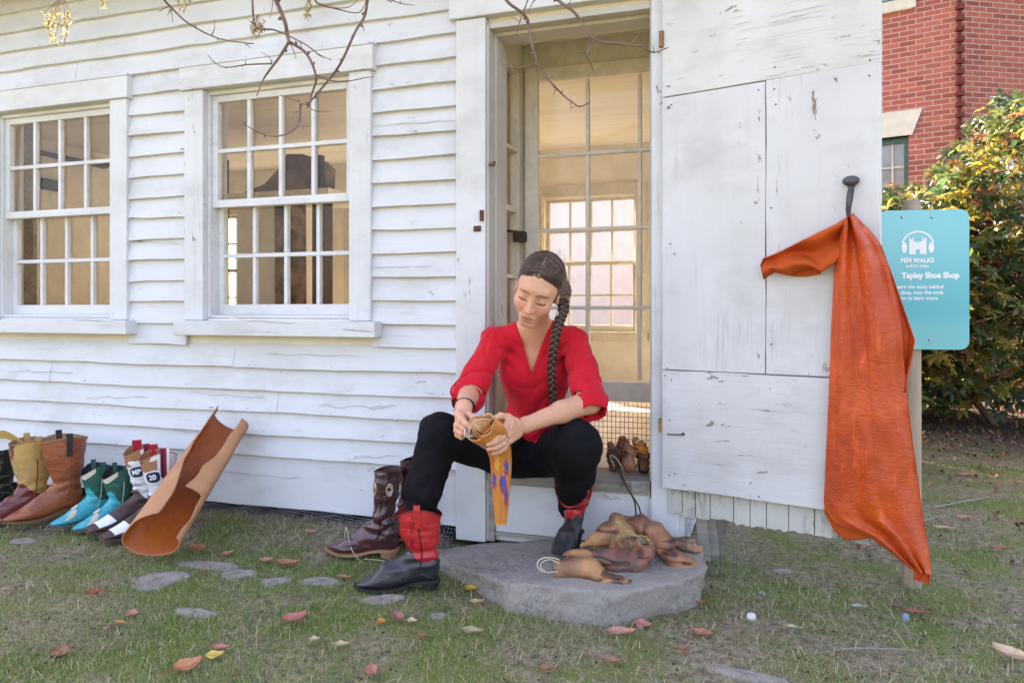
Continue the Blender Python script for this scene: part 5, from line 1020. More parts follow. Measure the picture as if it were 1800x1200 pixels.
blouse = [cone(neckb+cf(0,.004,-.012), pd(940,625,2.855), .062, .100, .035), cone(neckb+cf(0,.012,-.006), shR+cf(.016,.005,-.002), .047, .045, .03), cone(neckb+cf(0,.012,-.006), shL+cf(-.016,.005,-.002), .047, .045, .03), ell(pd(942,648,2.87), (.140,.092,.165), FR, .03), ell(pd(938,728,2.915), (.104,.088,.125), FR, .04),
 ell(pd(938,770,2.92), (.112,.092,.07), FR, .03), ell(pd(908,655,2.81), (.055,.045,.062), FR, .045), ell(pd(964,655,2.81), (.055,.045,.062), FR, .045),
 cone(shR, eR2, .0505, .056, .022), cone(shL, eL2, .0505, .059, .022), neckhole, fn(vneck, .002),
 cone(eR2-cuffR*.006, eR2+cuffR*.09, .049, .060, .004, True), cone(eL2-cuffL*.006, eL2+cuffL*.09, .052, .062, .004, True)]
_f = [(np.array(a, 'f'), b, c) for a, b, c in ((shR*.5+elR*.5, 105, .0032), (shL*.5+elL*.5, 95, .0036))]
def ridge(x): return 1-2*np.abs(np.sin(x))**.7
def bdisp(P):
    w_ = vnoise(P, 9, 2); d = .0030*vnoise(P*np.array([1,1,.55]), 17)
    d = d+.0026*(1-2*np.abs(vnoise(P*np.array([1.2,1,.45]), 26, 4)))
    px0, py0, _t = proj(P); d = d*np.clip((np.abs(px0-936)+(py0-640)*.25-36)/30, .12, 1)
    for S0, E0, sg in ((shR, elR, 1), (shL, elL, -1)):          # sleeve: slanting pulls at the armpit, rings of creases near the elbow
        ax_ = (E0-S0)/np.linalg.norm(E0-S0); u = (P-S0)@ax_/np.linalg.norm(E0-S0); r = np.linalg.norm(P-S0-np.clip(u, 0, 1)[..., None]*(E0-S0), axis=-1); on = np.clip(1-(r-.05)/.03, 0, 1)
        rx = (P-S0)@np.array(tuple(RT)); d = d+on*.0040*np.clip((u-.35)/.4, 0, 1)*ridge(u*10+rx*sg*22+w_*2.6)+on*.0028*np.clip(u*5, 0, 1)*np.clip(1-u/.5, 0, 1)*ridge(rx*38*sg+u*6+w_*2.2)
    for c, fq, am, rr0, kx in ((pd(893,622,2.78), 60, .0040, .085, .9), (pd(986,622,2.78), 60, .0040, .085, -.9)):
        r = np.linalg.norm(P-c, axis=-1); d = d+am*np.clip(1-r/rr0, 0, 1)*ridge((P[..., 2]+P[..., 0]*kx)*fq+w_*2)
    px, py, t = proj(P); wv = np.clip((py-655)/45, 0, 1)*np.clip(1-np.abs(px-938)/62, 0, 1)*(t < 2.95); d = d+.0034*wv*ridge(py*.105+np.abs(px-937)*.035+w_*2.4)
    return d*1.9
cl_ = NT('red_cotton_voile'); wv1 = cl_.noise(1, 3, .5, cl_.mapped((9,9,30)), 1.0); n1_ = cl_.bump(cl_.noise(420, 2), .25, .0006); cl_.bump(wv1, .35, .006, n1_); M['red'] = cl_.fin(cl_.mix(cl_.ramp(cl_.noise(12, 3), [(.35, 0.0), (.7, .35)]), (.60,.010,.022), (.46,.006,.020)), .8, .2, Sheen_Weight=.08)
me = sdf_mesh(blouse, .0027, 'blouse', disp=bdisp); bl_o = link('blouse', me, M['red'], WB_, smooth=True)
def surf(px, py, t0=2.4, t1=3.1, prims=blouse, dis=bdisp, lift=.002):
    ts = np.arange(t0, t1, .002); P = np.array([tuple(D(px, py, t)) for t in ts], 'f'); d = sdf(P, prims)+(dis(P) if dis else 0); k = np.argmax(d < 0); return D(px, py, ts[k]-lift) if d[k] < 0 else None
def strip(pixels, r, name, mat, flat=1.0, prims=blouse, dis=bdisp, lift=.001, parent=None):
    pts = [p for p in (surf(x, y, prims=prims, dis=dis, lift=lift) for x, y in pixels) if p is not None]
    if len(pts) > 2: mb = MB(); mb.tube(pts, r, 6, flat=flat); return mb.build(name, mat, parent or WB_, smooth=True)
def line(x0, y0, x1, y1, n=14, b=0): return [(x0+(x1-x0)*u+b*math.sin(u*math.pi), y0+(y1-y0)*u) for u in np.linspace(0, 1, n)]
strip(line(905, 570, 931, 658, b=-1), .0034, 'neck_band', M['red']); strip(line(970, 570, 939, 658, b=1), .0034, 'neck_band', M['red']); strip(line(935, 656, 937, 735, 24), .0040, 'placket', M['red'], .5)
mb = MB()
btn = plain('red_button', (.45,.01,.03), .3, .5)
for y in (664, 678, 692, 706, 720):
    p = surf(936, y, lift=.005)
    if p is not None: mb = MB(); mb.ball(p, .0032, seg=8); mb.build('button', btn, bl_o, smooth=True)
strip(line(1028, 662, 1046, 706, 12), .0045, 'sleeve_tab', M['red'], .4); strip(line(1003, 566, 1026, 590, 8), .0035, 'shoulder_tab', M['red'], .4); strip(line(868, 560, 846, 580, 8), .0035, 'shoulder_tab', M['red'], .4)
mb = MB(); mb.tube([D(822, 656, 2.62), D(806, 668, 2.60), D(794, 682, 2.60), D(793, 692, 2.60), D(800, 695, 2.61), D(808, 688, 2.61)], .0035, 6, flat=.35, sub=4); mb.build('sleeve_tab', M['red'], WB_, smooth=True)
# rolled cuffs
for e_, c_, r_ in ((eL2, cuffL, .0600), (eR2, cuffR, .0560)):
    c_ = Vector(c_); u = c_.cross(Vector((0,0,1))).normalized(); v = c_.cross(u); mb = MB(); N = 40
    e_ = Vector(e_)+c_*.03
    for q, rr0 in ((0, 0), ):
        vs = []; M_ = 7
        for i in range(N):
            a = 2*math.pi*i/N; w0 = .0025*math.sin(a*5+1)+.002*math.sin(a*9)
            for j in range(M_): s = j/(M_-1); rad = r_+.0035-.016*max(0, (s-.2))**1.0+w0+.003*math.sin(s*math.pi); vs.append(e_+u*(rad*math.cos(a))+v*(rad*math.sin(a))+c_*(-.040+.052*s))
            for j in range(M_-1, -1, -1): s = j/(M_-1); rad = r_-.0-.016*max(0, (s-.2))+w0; vs.append(e_+u*(rad*math.cos(a))+v*(rad*math.sin(a))+c_*(-.040+.052*s))
        K = 2*M_; mb.add(vs, [(i*K+j, i*K+(j+1)%K, ((i+1)%N)*K+(j+1)%K, ((i+1)%N)*K+j) for i in range(N) for j in range(K)])
    mb.build('cuff', M['red'], bl_o, smooth=True)
# --- trousers
knR, knL = pd(774,763,2.62), pd(1013,784,2.56)
tro = [ell(pel+cf(0,.01,-.005), (.165,.125,.095), FR, .03), cone(pel+cf(-.075,-.03,-.008), knR, .092, .074, .03), cone(knR, pd(744,860,2.60), .0735, .064, .02), cone(pd(744,860,2.60), pd(737,925,2.61), .062, .044, .02),
 cone(pel+cf(.075,-.03,-.005), knL+cf(0,.05,0), .095, .090, .03), ell(knL, (.083,.075,.088), FR, .02), cone(knL+cf(.0,.03,-.02), pd(1010,835,2.67), .086, .068, .02), cone(pd(1010,835,2.67), pd(1001,893,2.80), .066, .040, .02),
 cone(pel+cf(0,.0,.05), pel+cf(0,.01,.16), .10, .085, .01, True) if False else ell(pel+cf(0,.02,.09), (.105,.09,.03), FR, .02, False)]
def tdisp(P):
    w_ = vnoise(P, 8, 6)
    d = .0040*vnoise(P, 20, 3)+.0030*(1-2*np.abs(vnoise(P*np.array([1,1,1.5]), 22, 9)))
    for c, fq, am, rr0 in ((knR, 85, .0030, .11), (knL, 80, .0035, .12), (pd(735,915,2.6), 190, .0035, .05), (pd(1002,895,2.70), 190, .003, .05), (pel+cf(-.08,-.08,0), 70, .004, .12)):
        r = np.linalg.norm(P-np.array(c, 'f'), axis=-1); d = d+am*np.clip(1-r/rr0, 0, 1)*ridge((P[..., 2]+P[..., 0]*.6)*fq*.5+w_*2.5)
    return d
dk = NT('black_denim'); n1_ = dk.bump(dk.noise(500, 2), .3, .0008); dk.bump(dk.noise(1, 4, .6, dk.mapped((14,14,30)), .8), .4, .006, n1_); M['black'] = dk.fin(dk.mix(dk.ramp(dk.noise(9, 4), [(.4, 0.0), (.7, .8)]), (.0055,.0055,.007), (.011,.011,.015)), .85, .14)
me = sdf_mesh(tro, .0038, 'trousers', disp=tdisp); link('trousers', me, M['black'], WB_, smooth=True)
# --- her boots
redL = leather('bright_red_leather', (.58,.022,.024), (.42,.014,.018), .38, coat=.2, crease=.8); blk2 = leather('worn_black_leather', (.030,.032,.038), (.018,.018,.020), .38, coat=.2); gold = plain('yellow_stitch', (.30,.10,.05), .6); 
bmat = bm(redL, blk2, solek, strap=redL, lining=plain('red_lining', (.2,.02,.02)), stitch=plain('dark_red_stitch', (.25,.01,.012), .6), seam=plain('dark_seam', (.06,.01,.012), .5))
vampf = lambda x, y, z: z < .100+.045*math.exp(-((x-.110)/.028)**2)+.012*math.exp(-((x)/.02)**2)
ob, rzb = G_boot((622, 1035), (752, 1031), 0, .285)
boot((ob.x, ob.y, -.003), rzb, bmat, 'round', .80, .06, 1.02, .96, instep=.016, parent=WB_, vamp=vampf, scal=.045, seed=51, name='boot', wrinkle=.004)
tl = GZ(983, 977, .108); hl = tl+RT*.080+FW*.235; dv_ = Vector((tl.x-hl.x, tl.y-hl.y, 0)).normalized(); ob = Vector((tl.x, tl.y, 0))-dv_*.255
boot((ob.x, ob.y, .102), math.atan2(dv_.y, dv_.x), bmat, 'round', .46, .02, 1.15, .88, slim=.80, parent=WB_, vamp=lambda x, y, z: z < .098+.022*math.exp(-((x-.110)/.03)**2), scal=.065, seed=52, name='boot', wrinkle=.004, instep=.012)
# wrist band and rings
wd_ = Vector(hR-wrR).normalized(); u = wd_.cross(Vector((0,0,1))).normalized(); v = wd_.cross(u); c_ = Vector(wrR)*.9+Vector(elR)*.1; mb = MB(); mb.tube([c_+u*(.0285*math.cos(t))+v*(.0285*math.sin(t)) for t in np.linspace(0, 2*math.pi, 26)], .0042, 6, flat=1.6); mb.build('wrist_band', plain('black_rubber', (.02,.015,.02), .5), WB_, smooth=True)
for (a, b, f_) in ((kn[2], pd(885,779,2.342), .72), (kn[1], pd(884,768,2.340), .80)):
    a = Vector(a); b = Vector(b); d = (b-a).normalized(); c_ = a.lerp(b, f_); u = d.cross(Vector((0,0,1))).normalized(); v = d.cross(u); mb = MB(); mb.tube([c_+u*(.0102*math.cos(t))+v*(.0102*math.sin(t)) for t in np.linspace(0, 2*math.pi, 18)], .0013, 6); mb.build('ring', plain('silver_ring', (.75,.72,.68), .2, .6, metal=1.0), WB_, smooth=True)
# ------------------------------------------------------------------ what she works on
orL = leather('honey_orange_leather', (.56,.21,.045), (.46,.15,.03), .36, blotch=6, coat=.2, crease=.35); orB = leather('pale_leather_edge', (.68,.42,.22), (.60,.34,.17), .7, coat=0)
SHF = thing('boot_shaft', tuple(D(880, 860, 2.43)), 'unfinished orange leather boot shaft with blue patches, held in her lap', 'leather piece')
sp_ = [(847,748,2.325,.050,.044), (854,755,2.340,.053,.045), (865,767,2.37,.048,.038), (875,783,2.400,.038,.030), (880,803,2.415,.0335,.026), (881,830,2.42,.031,.024), (881,860,2.42,.027,.021), (881,890,2.42,.022,.018), (880,921,2.42,.0165,.013)]
cpts = crom([Vector(D(a, b, c)) for a, b, c, _, _ in sp_], 6); ra = np.interp(np.linspace(0, 8, len(cpts)), range(9), [s[3] for s in sp_]); rb2 = np.interp(np.linspace(0, 8, len(cpts)), range(9), [s[4] for s in sp_])
G = []; NU = 44
for i, p in enumerate(cpts):
    d = (cpts[min(i+1, len(cpts)-1)]-cpts[max(i-1, 0)]).normalized(); x = (RT-d*RT.dot(d)).normalized() if abs(RT.dot(d)) < .9 else UP; y = d.cross(x).normalized(); row = []; v = i/(len(cpts)-1)
    for k in range(NU+1):
        a = 2*math.pi*k/NU+math.pi/2; cr = (1+.10*math.sin(a*3+v*9)*(v < .35)*(1-v/.35)+.05*math.sin(a*5+1)*(v < .3)); q = p+x*(ra[i]*math.cos(a)*cr)+y*(rb2[i]*math.sin(a)*cr)
        if i < 3: q -= d*(.010*math.sin(a*2+.6)+.006*math.sin(a*5))*(3-i)/3
        row.append(q)
    G.append(row)
pat = NT('orange_leather_with_blue_patches'); sepx = pat.n('ShaderNodeVertexColor'); sepx.layer_name = 'Col'; pat.bump(pat.noise(200, 3), .3, .0006); patm = pat.fin(sepx.outputs[0], .36, .5, Coat_Weight=.2)
so1 = sheet(G, .0028, 'shaft', [patm, orB], SHF, flip=True); 
V = np.array([tuple(v.co) for v in so1.data.vertices])+np.array(tuple(SHF.location)); px, py, t = proj(V); c = np.tile([.56,.20,.04], (len(V), 1))*(1+.15*vnoise(V, 25)[:, None])
def blob(cx, cy, rx, ry, col, k=1.0):
    m = ((px-cx)/rx)**2+((py-cy)/ry)**2+.25*np.sin(px*.8+py*.5) < k; c[m] = col
for cx, cy in ((884,851), (869,846), (890,822), (889,872)): blob(cx, cy, 6.8 if cx == 884 else 4.2, 15, (.42,.035,.05))
for cx, cy in ((884,847), (869,843), (891,819), (890,868)): blob(cx, cy, 5.4 if cx == 884 else 3.0, 11, (.035,.08,.34))
blob(874, 812, 5, 14, (.66,.33,.04)); blob(866, 810, 2.5, 14, (.50,.10,.05))
ca = so1.data.color_attributes.new('Col', 'FLOAT_COLOR', 'POINT'); cc = np.ones((len(V), 4), 'f'); cc[:, :3] = c; ca.data.foreach_set('color', cc.ravel())
mb = MB()
d0 = (cpts[1]-cpts[0]).normalized(); x0 = (RT-d0*RT.dot(d0)).normalized(); y0 = d0.cross(x0).normalized()
for q, (sc0, ph, dep) in enumerate(((.82, .3, .002), (.60, 1.2, .004), (.38, 2.0, .004))):
    g2 = []
    for i in range(9): 
        L = dep+.055*i/8; row = []
        for k in range(31): a = ph+5.4*k/30; rr0 = sc0*(1-.22*k/30)*(1-.25*i/8); row.append(cpts[0]+d0*(L-.008*math.sin(a*2+q)*(1-i/8))+x0*(ra[0]*rr0*math.cos(a))+y0*(rb2[0]*rr0*math.sin(a)))
        g2.append(row)
    sheet(g2, .0022, 'folded_lining', [orB, orL], SHF)
mb = MB(); 
for a, b in (((832,742,2.30), (846,770,2.30)), ): pass
AW = thing('awl', tuple(D(822, 757, 2.35)), 'small metal stitching tool with dark handle in her hand', 'tool'); mb = MB(); mb.tube([D(808, 757, 2.362), D(824, 758, 2.352), D(832, 763, 2.343)], [.0045,.0040,.0034], 10); mb.build('handle', M['steel'], AW, smooth=True)
mb = MB(); mb.tube([D(818, 752, 2.338), D(816, 764, 2.335), D(820, 767, 2.333), D(833, 765, 2.33)], .0022, 6, sub=3); mb.tube([D(822, 752, 2.338), D(826, 758, 2.33)], .002, 6); mb.build('blade', plain('bright_steel', (.6,.6,.6), .25, .6, metal=.9), AW, smooth=True)
# ------------------------------------------------------------------ old shoe lasts strung together
def last_col(seed, base=(.36,.165,.075), dark=(.12,.05,.035), toe=None):
    def f(V):
        n = vnoise(V, 22, seed)*.6+vnoise(V, 60, seed)*.7; c = np.array(base)*(1+.25*n[:, None]); m = np.clip((vnoise(V, 13, seed+5)-.05)*3, 0, 1)[:, None]*.75; c = c*(1-m)+np.array(dark)*m
        s = np.clip((vnoise(V*np.array([.5,.5,1.6]), 48, seed+2)-.36)*6, 0, 1)[:, None]*.8; c = c*(1-s)+np.array((.05,.025,.022))*s; s = np.clip((vnoise(V, 30, seed+8)-.3)*4, 0, 1)[:, None]*.4; c = c*(1-s)+np.array(base)*1.4*s; s = np.clip((vnoise(V, 17, seed+12)-.1)*3, 0, 1)[:, None]*.5; c = c*(1-s)+np.array((.17,.11,.10))*s; c = c*.80
        if toe is not None: d = np.linalg.norm(V-np.array(tuple(toe[0]), 'f'), axis=1); m = np.clip((toe[1]-d)/.010, 0, 1)[:, None]*.85; c = c*(1-m)+np.array((.06,.05,.055))*m
        return np.clip(c, .01, 1)
    return f
lastm = vcol('worn_last_leather', .5, .35, bn=160, bd=.0008)
def last(chain, label, seed, group, k=.02, base=(.36,.165,.075), toe=None, ells=(), subs=()):
    pr = []
    P = [(A3(D(x, y, t)), r) for x, y, t, r in chain]
    for (a, ra), (b, rb_) in zip(P[:-1], P[1:]): pr.append(cone(a, b, ra, rb_, k))
    for (x, y, t, r3) in ells: pr.append(ell(A3(D(x, y, t)), r3, FR, k))
    for (x, y, t, r3) in subs: pr.append(ell(A3(D(x, y, t)), r3, FR, .006, True))
    me = sdf_mesh(pr, .0024, 'shoe_last', disp=lambda Q: .0035*vnoise(Q*np.array([.6,.6,1.5]), 24, seed)+.0075*np.clip(.22-np.abs(vnoise(Q*np.array([.5,.5,1.5]), 21, seed+3)), 0, 1)/.22+.0015*np.abs(vnoise(Q, 60, seed))+.0008*vnoise(Q, 110, seed), colf=last_col(seed, base, toe=(Vector(D(*toe[0])), toe[1]) if toe else None))
    c = sum((Vector(p[0].tolist()) for p in P), Vector())/len(P); return tag(link('shoe_last', me, lastm, smooth=True, origin=tuple(c)), label, 'shoe last', group)
lg_ = 'shoe lasts tied together on the stone step'
LT = [last([(982,1001,2.42,.029),(1010,998,2.42,.033),(1036,1001,2.41,.033),(1054,1015,2.40,.030)], 'pale tan last lying nearest, its grey toe pointing right', 1, lg_, base=(.50,.24,.10), toe=((1085,1028,2.36), .034), ells=[(1060,1022,2.38,(.036,.026,.030)), (1082,1022,2.365,(.034,.020,.019)), (1100,1020,2.355,(.026,.015,.012)), (1016,976,2.47,(.050,.02,.022))], subs=[(953,1001,2.40,(.036,.08,.05))]),
 last([(1052,982,2.48,.030),(1085,986,2.46,.038),(1112,986,2.46,.036),(1132,976,2.47,.024),(1146,958,2.48,.014)], 'broad dark-streaked last curving behind the nearest one', 2, lg_, base=(.33,.14,.085)),
 last([(1024,958,2.58,.010),(1045,950,2.58,.020),(1068,940,2.58,.036),(1092,942,2.57,.044),(1112,956,2.54,.034)], 'lumpy golden-brown last under the twine knot', 3, lg_, base=(.50,.25,.10), ells=[(1084,914,2.60,(.030,.03,.030)), (1104,966,2.53,(.045,.02,.012))]),
 last([(1098,912,2.64,.016),(1122,922,2.63,.034),(1148,936,2.60,.038),(1168,958,2.56,.034),(1186,982,2.53,.026),(1210,994,2.52,.018),(1230,1002,2.51,.008)], 'long brown last bending down to the right edge of the step', 4, lg_, base=(.42,.19,.095), ells=[(1200,992,2.515,(.042,.024,.018)), (1180,1002,2.52,(.024,.022,.012))]),
 last([(1186,955,2.66,.022),(1208,956,2.65,.022),(1226,966,2.64,.018),(1232,980,2.62,.010)], 'smallest last tucked at the right rear corner of the step', 5, lg_, base=(.46,.25,.13))]
tw = plain('straw_twine', (.52,.38,.16), .8, .2, 120, .35); wc = plain('cream_cord', (.72,.68,.55), .6, .3, 50); bc_ = plain('brown_lace', (.09,.045,.035), .6, .3, 60)
mb = MB(); mb.tube([D(984,984,2.40), D(972,980,2.40), D(955,980,2.40), D(945,988,2.40), D(948,1000,2.40), D(962,1005,2.40), D(980,1004,2.39)], .0016, 6, sub=6); mb.tube([D(984,990,2.395), D(968,983,2.39), D(954,987,2.39), D(950,996,2.39), D(958,1003,2.39)], .0013, 6, sub=6)
tag(mb.build('cord_loop', wc, origin=tuple(GZ(960, 1005, .1)), smooth=True), 'cream cord loop at the heel of the nearest last', 'cord')
mb = MB()
for k in range(5): r = random.Random(k); mb.tube([D(1085+r.uniform(-6,6),912+r.uniform(-4,4),2.52), D(1095+r.uniform(-8,8),928+r.uniform(-5,5),2.50), D(1110+r.uniform(-6,6),938+r.uniform(-5,5),2.49), D(1135+r.uniform(-5,5),946+r.uniform(-5,5),2.49), D(1150+r.uniform(-4,4),960+r.uniform(-6,6),2.49)], .0012, 4, sub=5)
for k in range(5): r = random.Random(k+50); mb.tube([D(1092+r.uniform(-8,8),925,2.50), D(1096+r.uniform(-14,14),945+r.uniform(-5,5),2.49), D(1100+r.uniform(-22,22),960+r.uniform(-6,6),2.49)], .0008, 4, sub=4)
tag(mb.build('twine_knot', tw, origin=tuple(GZ(1110, 970, .1)), smooth=True), 'frayed straw-coloured twine knotted across the strung lasts', 'twine')
mb = MB(); mb.tube([WY(1085, 822, -.03), WY(1098, 850, -.075), D(1115, 880, 2.74), D(1118, 915, 2.68)], .0030, 6, sub=6); mb.tube([WY(1088, 822, -.03), WY(1104, 858, -.075), D(1122, 888, 2.74), D(1128, 905, 2.68), D(1142, 915, 2.66)], .0028, 6, sub=6)
tag(mb.build('lace', bc_, origin=tuple(WY(1110, 880, -.08)), smooth=True), 'doubled brown lace running from the threshold down to the lasts', 'lace')
dg_ = 'upright shoe lasts in the doorway behind the woman'
def Yt(px, Y): return (Y+2.8)/(FW.y+RT.y*((px-900)/FPX))
for ch, lb, b, sd in (([(1080,822,.10,.020),(1078,800,.10,.024),(1073,782,.10,.015)], 'dark brown last leaning by the black knee in the doorway', (.22,.085,.05), 11), ([(1106,816,.04,.030),(1106,798,.05,.022),(1102,778,.07,.015)], 'middle upright last on the threshold with rounded toe forward', (.34,.15,.08), 12), ([(1088,815,.20,.020),(1090,795,.20,.022),(1094,772,.20,.018)], 'reddish last standing behind the middle one in the doorway', (.28,.10,.055), 15), ([(1132,822,.10,.022),(1130,802,.10,.024),(1124,782,.10,.018)], 'brown last beside the door jamb on the threshold', (.24,.10,.055), 13), ([(1136,800,.06,.012),(1128,787,.06,.018),(1116,775,.07,.018)], 'bright orange last lying aslant on top of the doorway pile', (.60,.22,.04), 14)):
    last([(x, y, Yt(x, Y), r) for x, y, Y, r in ch], lb, sd, dg_, .02, b)
mb = MB(); P = lambda x, y: D(x, y, Yt(x, .02)); mb.tube([P(1118,778), P(1126,772), P(1136,774), P(1142,780)], .0018, 5, sub=4); mb.tube([P(1080,820), P(1072,800), P(1084,806), P(1094,822)], .0014, 5, sub=4); tag(mb.build('cord', wc, origin=tuple(P(1128, 775)), smooth=True), 'pale cord on the pile of lasts inside the doorway', 'cord')
# ------------------------------------------------------------------ bare tree reaching over from the front
bark = plain('purple_brown_bark', (.13,.075,.065), .8, .25, 1, .4, .5, .001, stretch=(90,90,90), col2=(.22,.15,.12))
TR = thing('bare_tree', (2.9, -3.1, 0), 'bare late-autumn tree whose thin budded branches hang down in front of the wall', 'tree')
mb = MB(); trunk_pts = [(2.9,-3.1,-.1),(2.85,-3.05,1.0),(2.7,-2.9,2.2),(2.3,-2.6,2.9)]; mb.tube(trunk_pts, [.14,.11,.09,.07], 12, sub=4); mb.build('trunk', bark, TR, smooth=True)
limb = [Vector((2.3,-2.6,2.9)), Vector((1.2,-1.9,3.0)), Vector(D(1000,-260,2.0)), Vector(D(650,-240,1.95)), Vector(D(430,-200,1.9)), Vector(D(200,-180,1.9))]
mb = MB(); mb.tube(limb, [.07,.05,.032,.026,.018,.010], 10, sub=8); mb.build('limb', bark, TR, smooth=True)
BRS = [ # (depth, start radius px, end radius px, points), first point joined up to the limb
 (1.9, 2.6, .9, [(262,-40),(285,-5),(300,12),(330,40),(385,68),(445,77)], True), (1.9, 1.2, .5, [(300,10),(290,14),(277,22)], 0), (1.9,1.1,.4,[(300,12),(301,25),(304,41)],0), (1.9,1.2,.4,[(302,14),(294,28)],0), (1.9,1.1,.4,[(372,62),(378,50),(376,38)],0), (1.9,1,.4,[(430,76),(440,84)],0),
 (1.92, 4.2, 3.0, [(470,-40),(485,-2),(500,37),(506,62),(509,76)], True), (1.92,3.0,1.0,[(509,72),(492,100),(472,125),(462,142),(452,168)],0), (1.92,1.6,.5,[(478,112),(435,114),(400,118),(380,112),(364,96)],0), (1.92,1.0,.4,[(478,112),(472,100),(458,92)],0), (1.92,1,.4,[(432,114),(431,106)],0),
 (1.92,2.8,1.6,[(509,74),(535,90),(550,115),(555,140),(550,160),(541,190)],0), (1.92,1.0,.4,[(509,75),(516,92),(518,103)],0), (1.9,2.2,.7,[(440,-40),(443,0),(450,47),(480,53),(505,62),(540,80),(560,96),(582,106)],True), (1.9,1,.4,[(526,73),(530,84)],0), (1.9,1,.4,[(556,94),(570,104)],0), (1.9,1,.4,[(450,47),(442,40),(436,34)],0),
 (1.88,3.0,1.8,[(652,-40),(646,0),(640,30),(625,55),(602,105),(585,132),(560,160),(541,185)],True), (1.88,2.2,.8,[(541,184),(528,184),(527,208),(515,230),(490,239),(465,237),(442,226),(422,211)],0), (1.88,1.1,.4,[(541,186),(556,196),(582,198)],0), (1.88,1.1,.4,[(527,178),(512,176),(493,169)],0), (1.88,1,.4,[(522,222),(545,223)],0), (1.88,1,.4,[(526,196),(514,198)],0), (1.88,1,.4,[(466,237),(465,243)],0),
 (1.88,1.5,.6,[(554,131),(580,142),(610,144),(640,138),(658,134)],0), (1.9,1.8,.7,[(548,-30),(556,3),(590,15),(630,22),(643,2)],True), (1.9,1.4,.5,[(560,6),(585,14),(612,14),(628,3)],0), (1.9,1.4,.5,[(680,-20),(692,0),(710,7),(729,9)],True), (1.9,1,.4,[(636,42),(640,52),(638,54)],0), (1.9,1,.4,[(480,-30),(479,10),(474,32)],0),
 (2.1,3.0,1.0,[(875,-40),(890,0),(915,21),(928,37),(934,70),(940,100),(951,125),(976,154),(990,168),(1005,179),(1020,187),(1038,180)],True), (2.1,1.6,.6,[(940,112),(910,120),(882,116)],0), (2.1,1.6,.6,[(932,-20),(928,0),(918,30),(910,48),(907,64)],True), (2.1,1.2,.4,[(940,0),(935,8),(928,20)],0), (2.1,1,.4,[(978,156),(972,168)],0), (2.1,1,.4,[(1004,178),(1003,190),(1010,187)],0), (2.1,1,.4,[(915,40),(905,34),(898,32)],0),
 (2.1,3.2,1.0,[(962,-40),(980,0),(1007,19),(1020,36),(1030,50),(1047,71),(1080,77),(1126,81),(1138,88),(1151,92),(1174,84)],True), (2.1,1.6,.6,[(1040,68),(1036,85),(1032,96),(1040,115),(1045,132)],0), (2.1,1.2,.4,[(1033,92),(1015,92),(1000,91)],0), (2.1,1.3,.4,[(1108,79),(1120,66),(1133,53)],0), (2.1,1,.4,[(1100,79),(1099,72)],0), (2.1,1,.4,[(1000,8),(1003,0)],0), (2.1,1.1,.4,[(1150,92),(1148,80)],0)]
def join(pt): return min((Vector(p) for p in crom(limb, 8)), key=lambda q: (q-pt).length)
rr_ = random.Random(5)
for dpt_, r0, r1, pts, top in BRS:
    P3 = [Vector(D(x+(rr_.uniform(-1,1) if i else 0), y+(rr_.uniform(-1,1) if i else 0), dpt_+.02*math.sin(i*1.3+x))) for i, (x, y) in enumerate(pts)]
    if not top: P3[0] = Vector(D(pts[0][0], pts[0][1], dpt_))
    n = len(P3); k = dpt_/FPX; rad = [(r0+(r1-r0)*i/(n-1))*k for i in range(n)]
    if top: P3 = [join(P3[0])]+P3; rad = [r0*k*1.5]+rad
    mb = MB(); mb.tube(P3, rad, 7, sub=4)
    for q, r in list(zip(crom(P3, 4), np.interp(np.linspace(0, 1, (len(P3)-1)*4+1), np.linspace(0, 1, len(rad)), rad)))[2::3]:
        if rr_.random() < .6: d = Vector((rr_.uniform(-1,1), rr_.uniform(-.5,.5), rr_.uniform(-1,1))).normalized(); mb.tube([q, q+d*float(r)*2.2, q+d*(float(r)*2.2+.004)], [float(r)*.8, float(r)*.9, .0003], 5)
    mb.build('branch', bark, TR, smooth=True)
catm = vcol('dry_yellow_seeds', .7, .2, trans=.4)
def cluster(px, py, w_, h_, n, t, seed):
    r = random.Random(seed); vs = []; fs = []; cs = []; mb = MB(); tubes = MB()
    for k in range(n):
        x = px+r.uniform(-w_, w_); y0 = py-h_*r.uniform(.4, 1); L = h_*r.uniform(.5, 1.9); dz = r.uniform(-.03, .03); pts = [D(x+3*math.sin(i*.9+k), y0+L*i/8, t+dz) for i in range(9)]; tubes.tube([D(px, py-h_*1.6, t)]+pts, .0007, 3, col=(.25,.20,.10))
        for p in pts:
            for q in range(2):
                c = p+Vector((r.uniform(-.004,.004), r.uniform(-.004,.004), r.uniform(-.004,.004))); s = r.uniform(.0022,.0042); d = Vector((r.uniform(-1,1), r.uniform(-1,1), r.uniform(-1,1))).normalized(); e = d.cross(Vector((.3,.5,.8))).normalized(); mb.add([c-d*s, c+e*s*.8, c+d*s, c-e*s*.8], [(0,1,2,3)], col=r.choice([(.42,.36,.15), (.34,.28,.10), (.55,.48,.26), (.24,.21,.07)]))
    tubes.build('seed_stalk', bark, TR); mb.build('seed_cluster', catm, TR)
cluster(110, 46, 30, 34, 12, 1.75, 1); cluster(180, 2, 6, 14, 4, 1.8, 2); cluster(453, 52, 14, 16, 9, 1.9, 3); cluster(543, 22, 5, 24, 4, 1.85, 4); cluster(325, -2, 12, 16, 5, 1.85, 6)
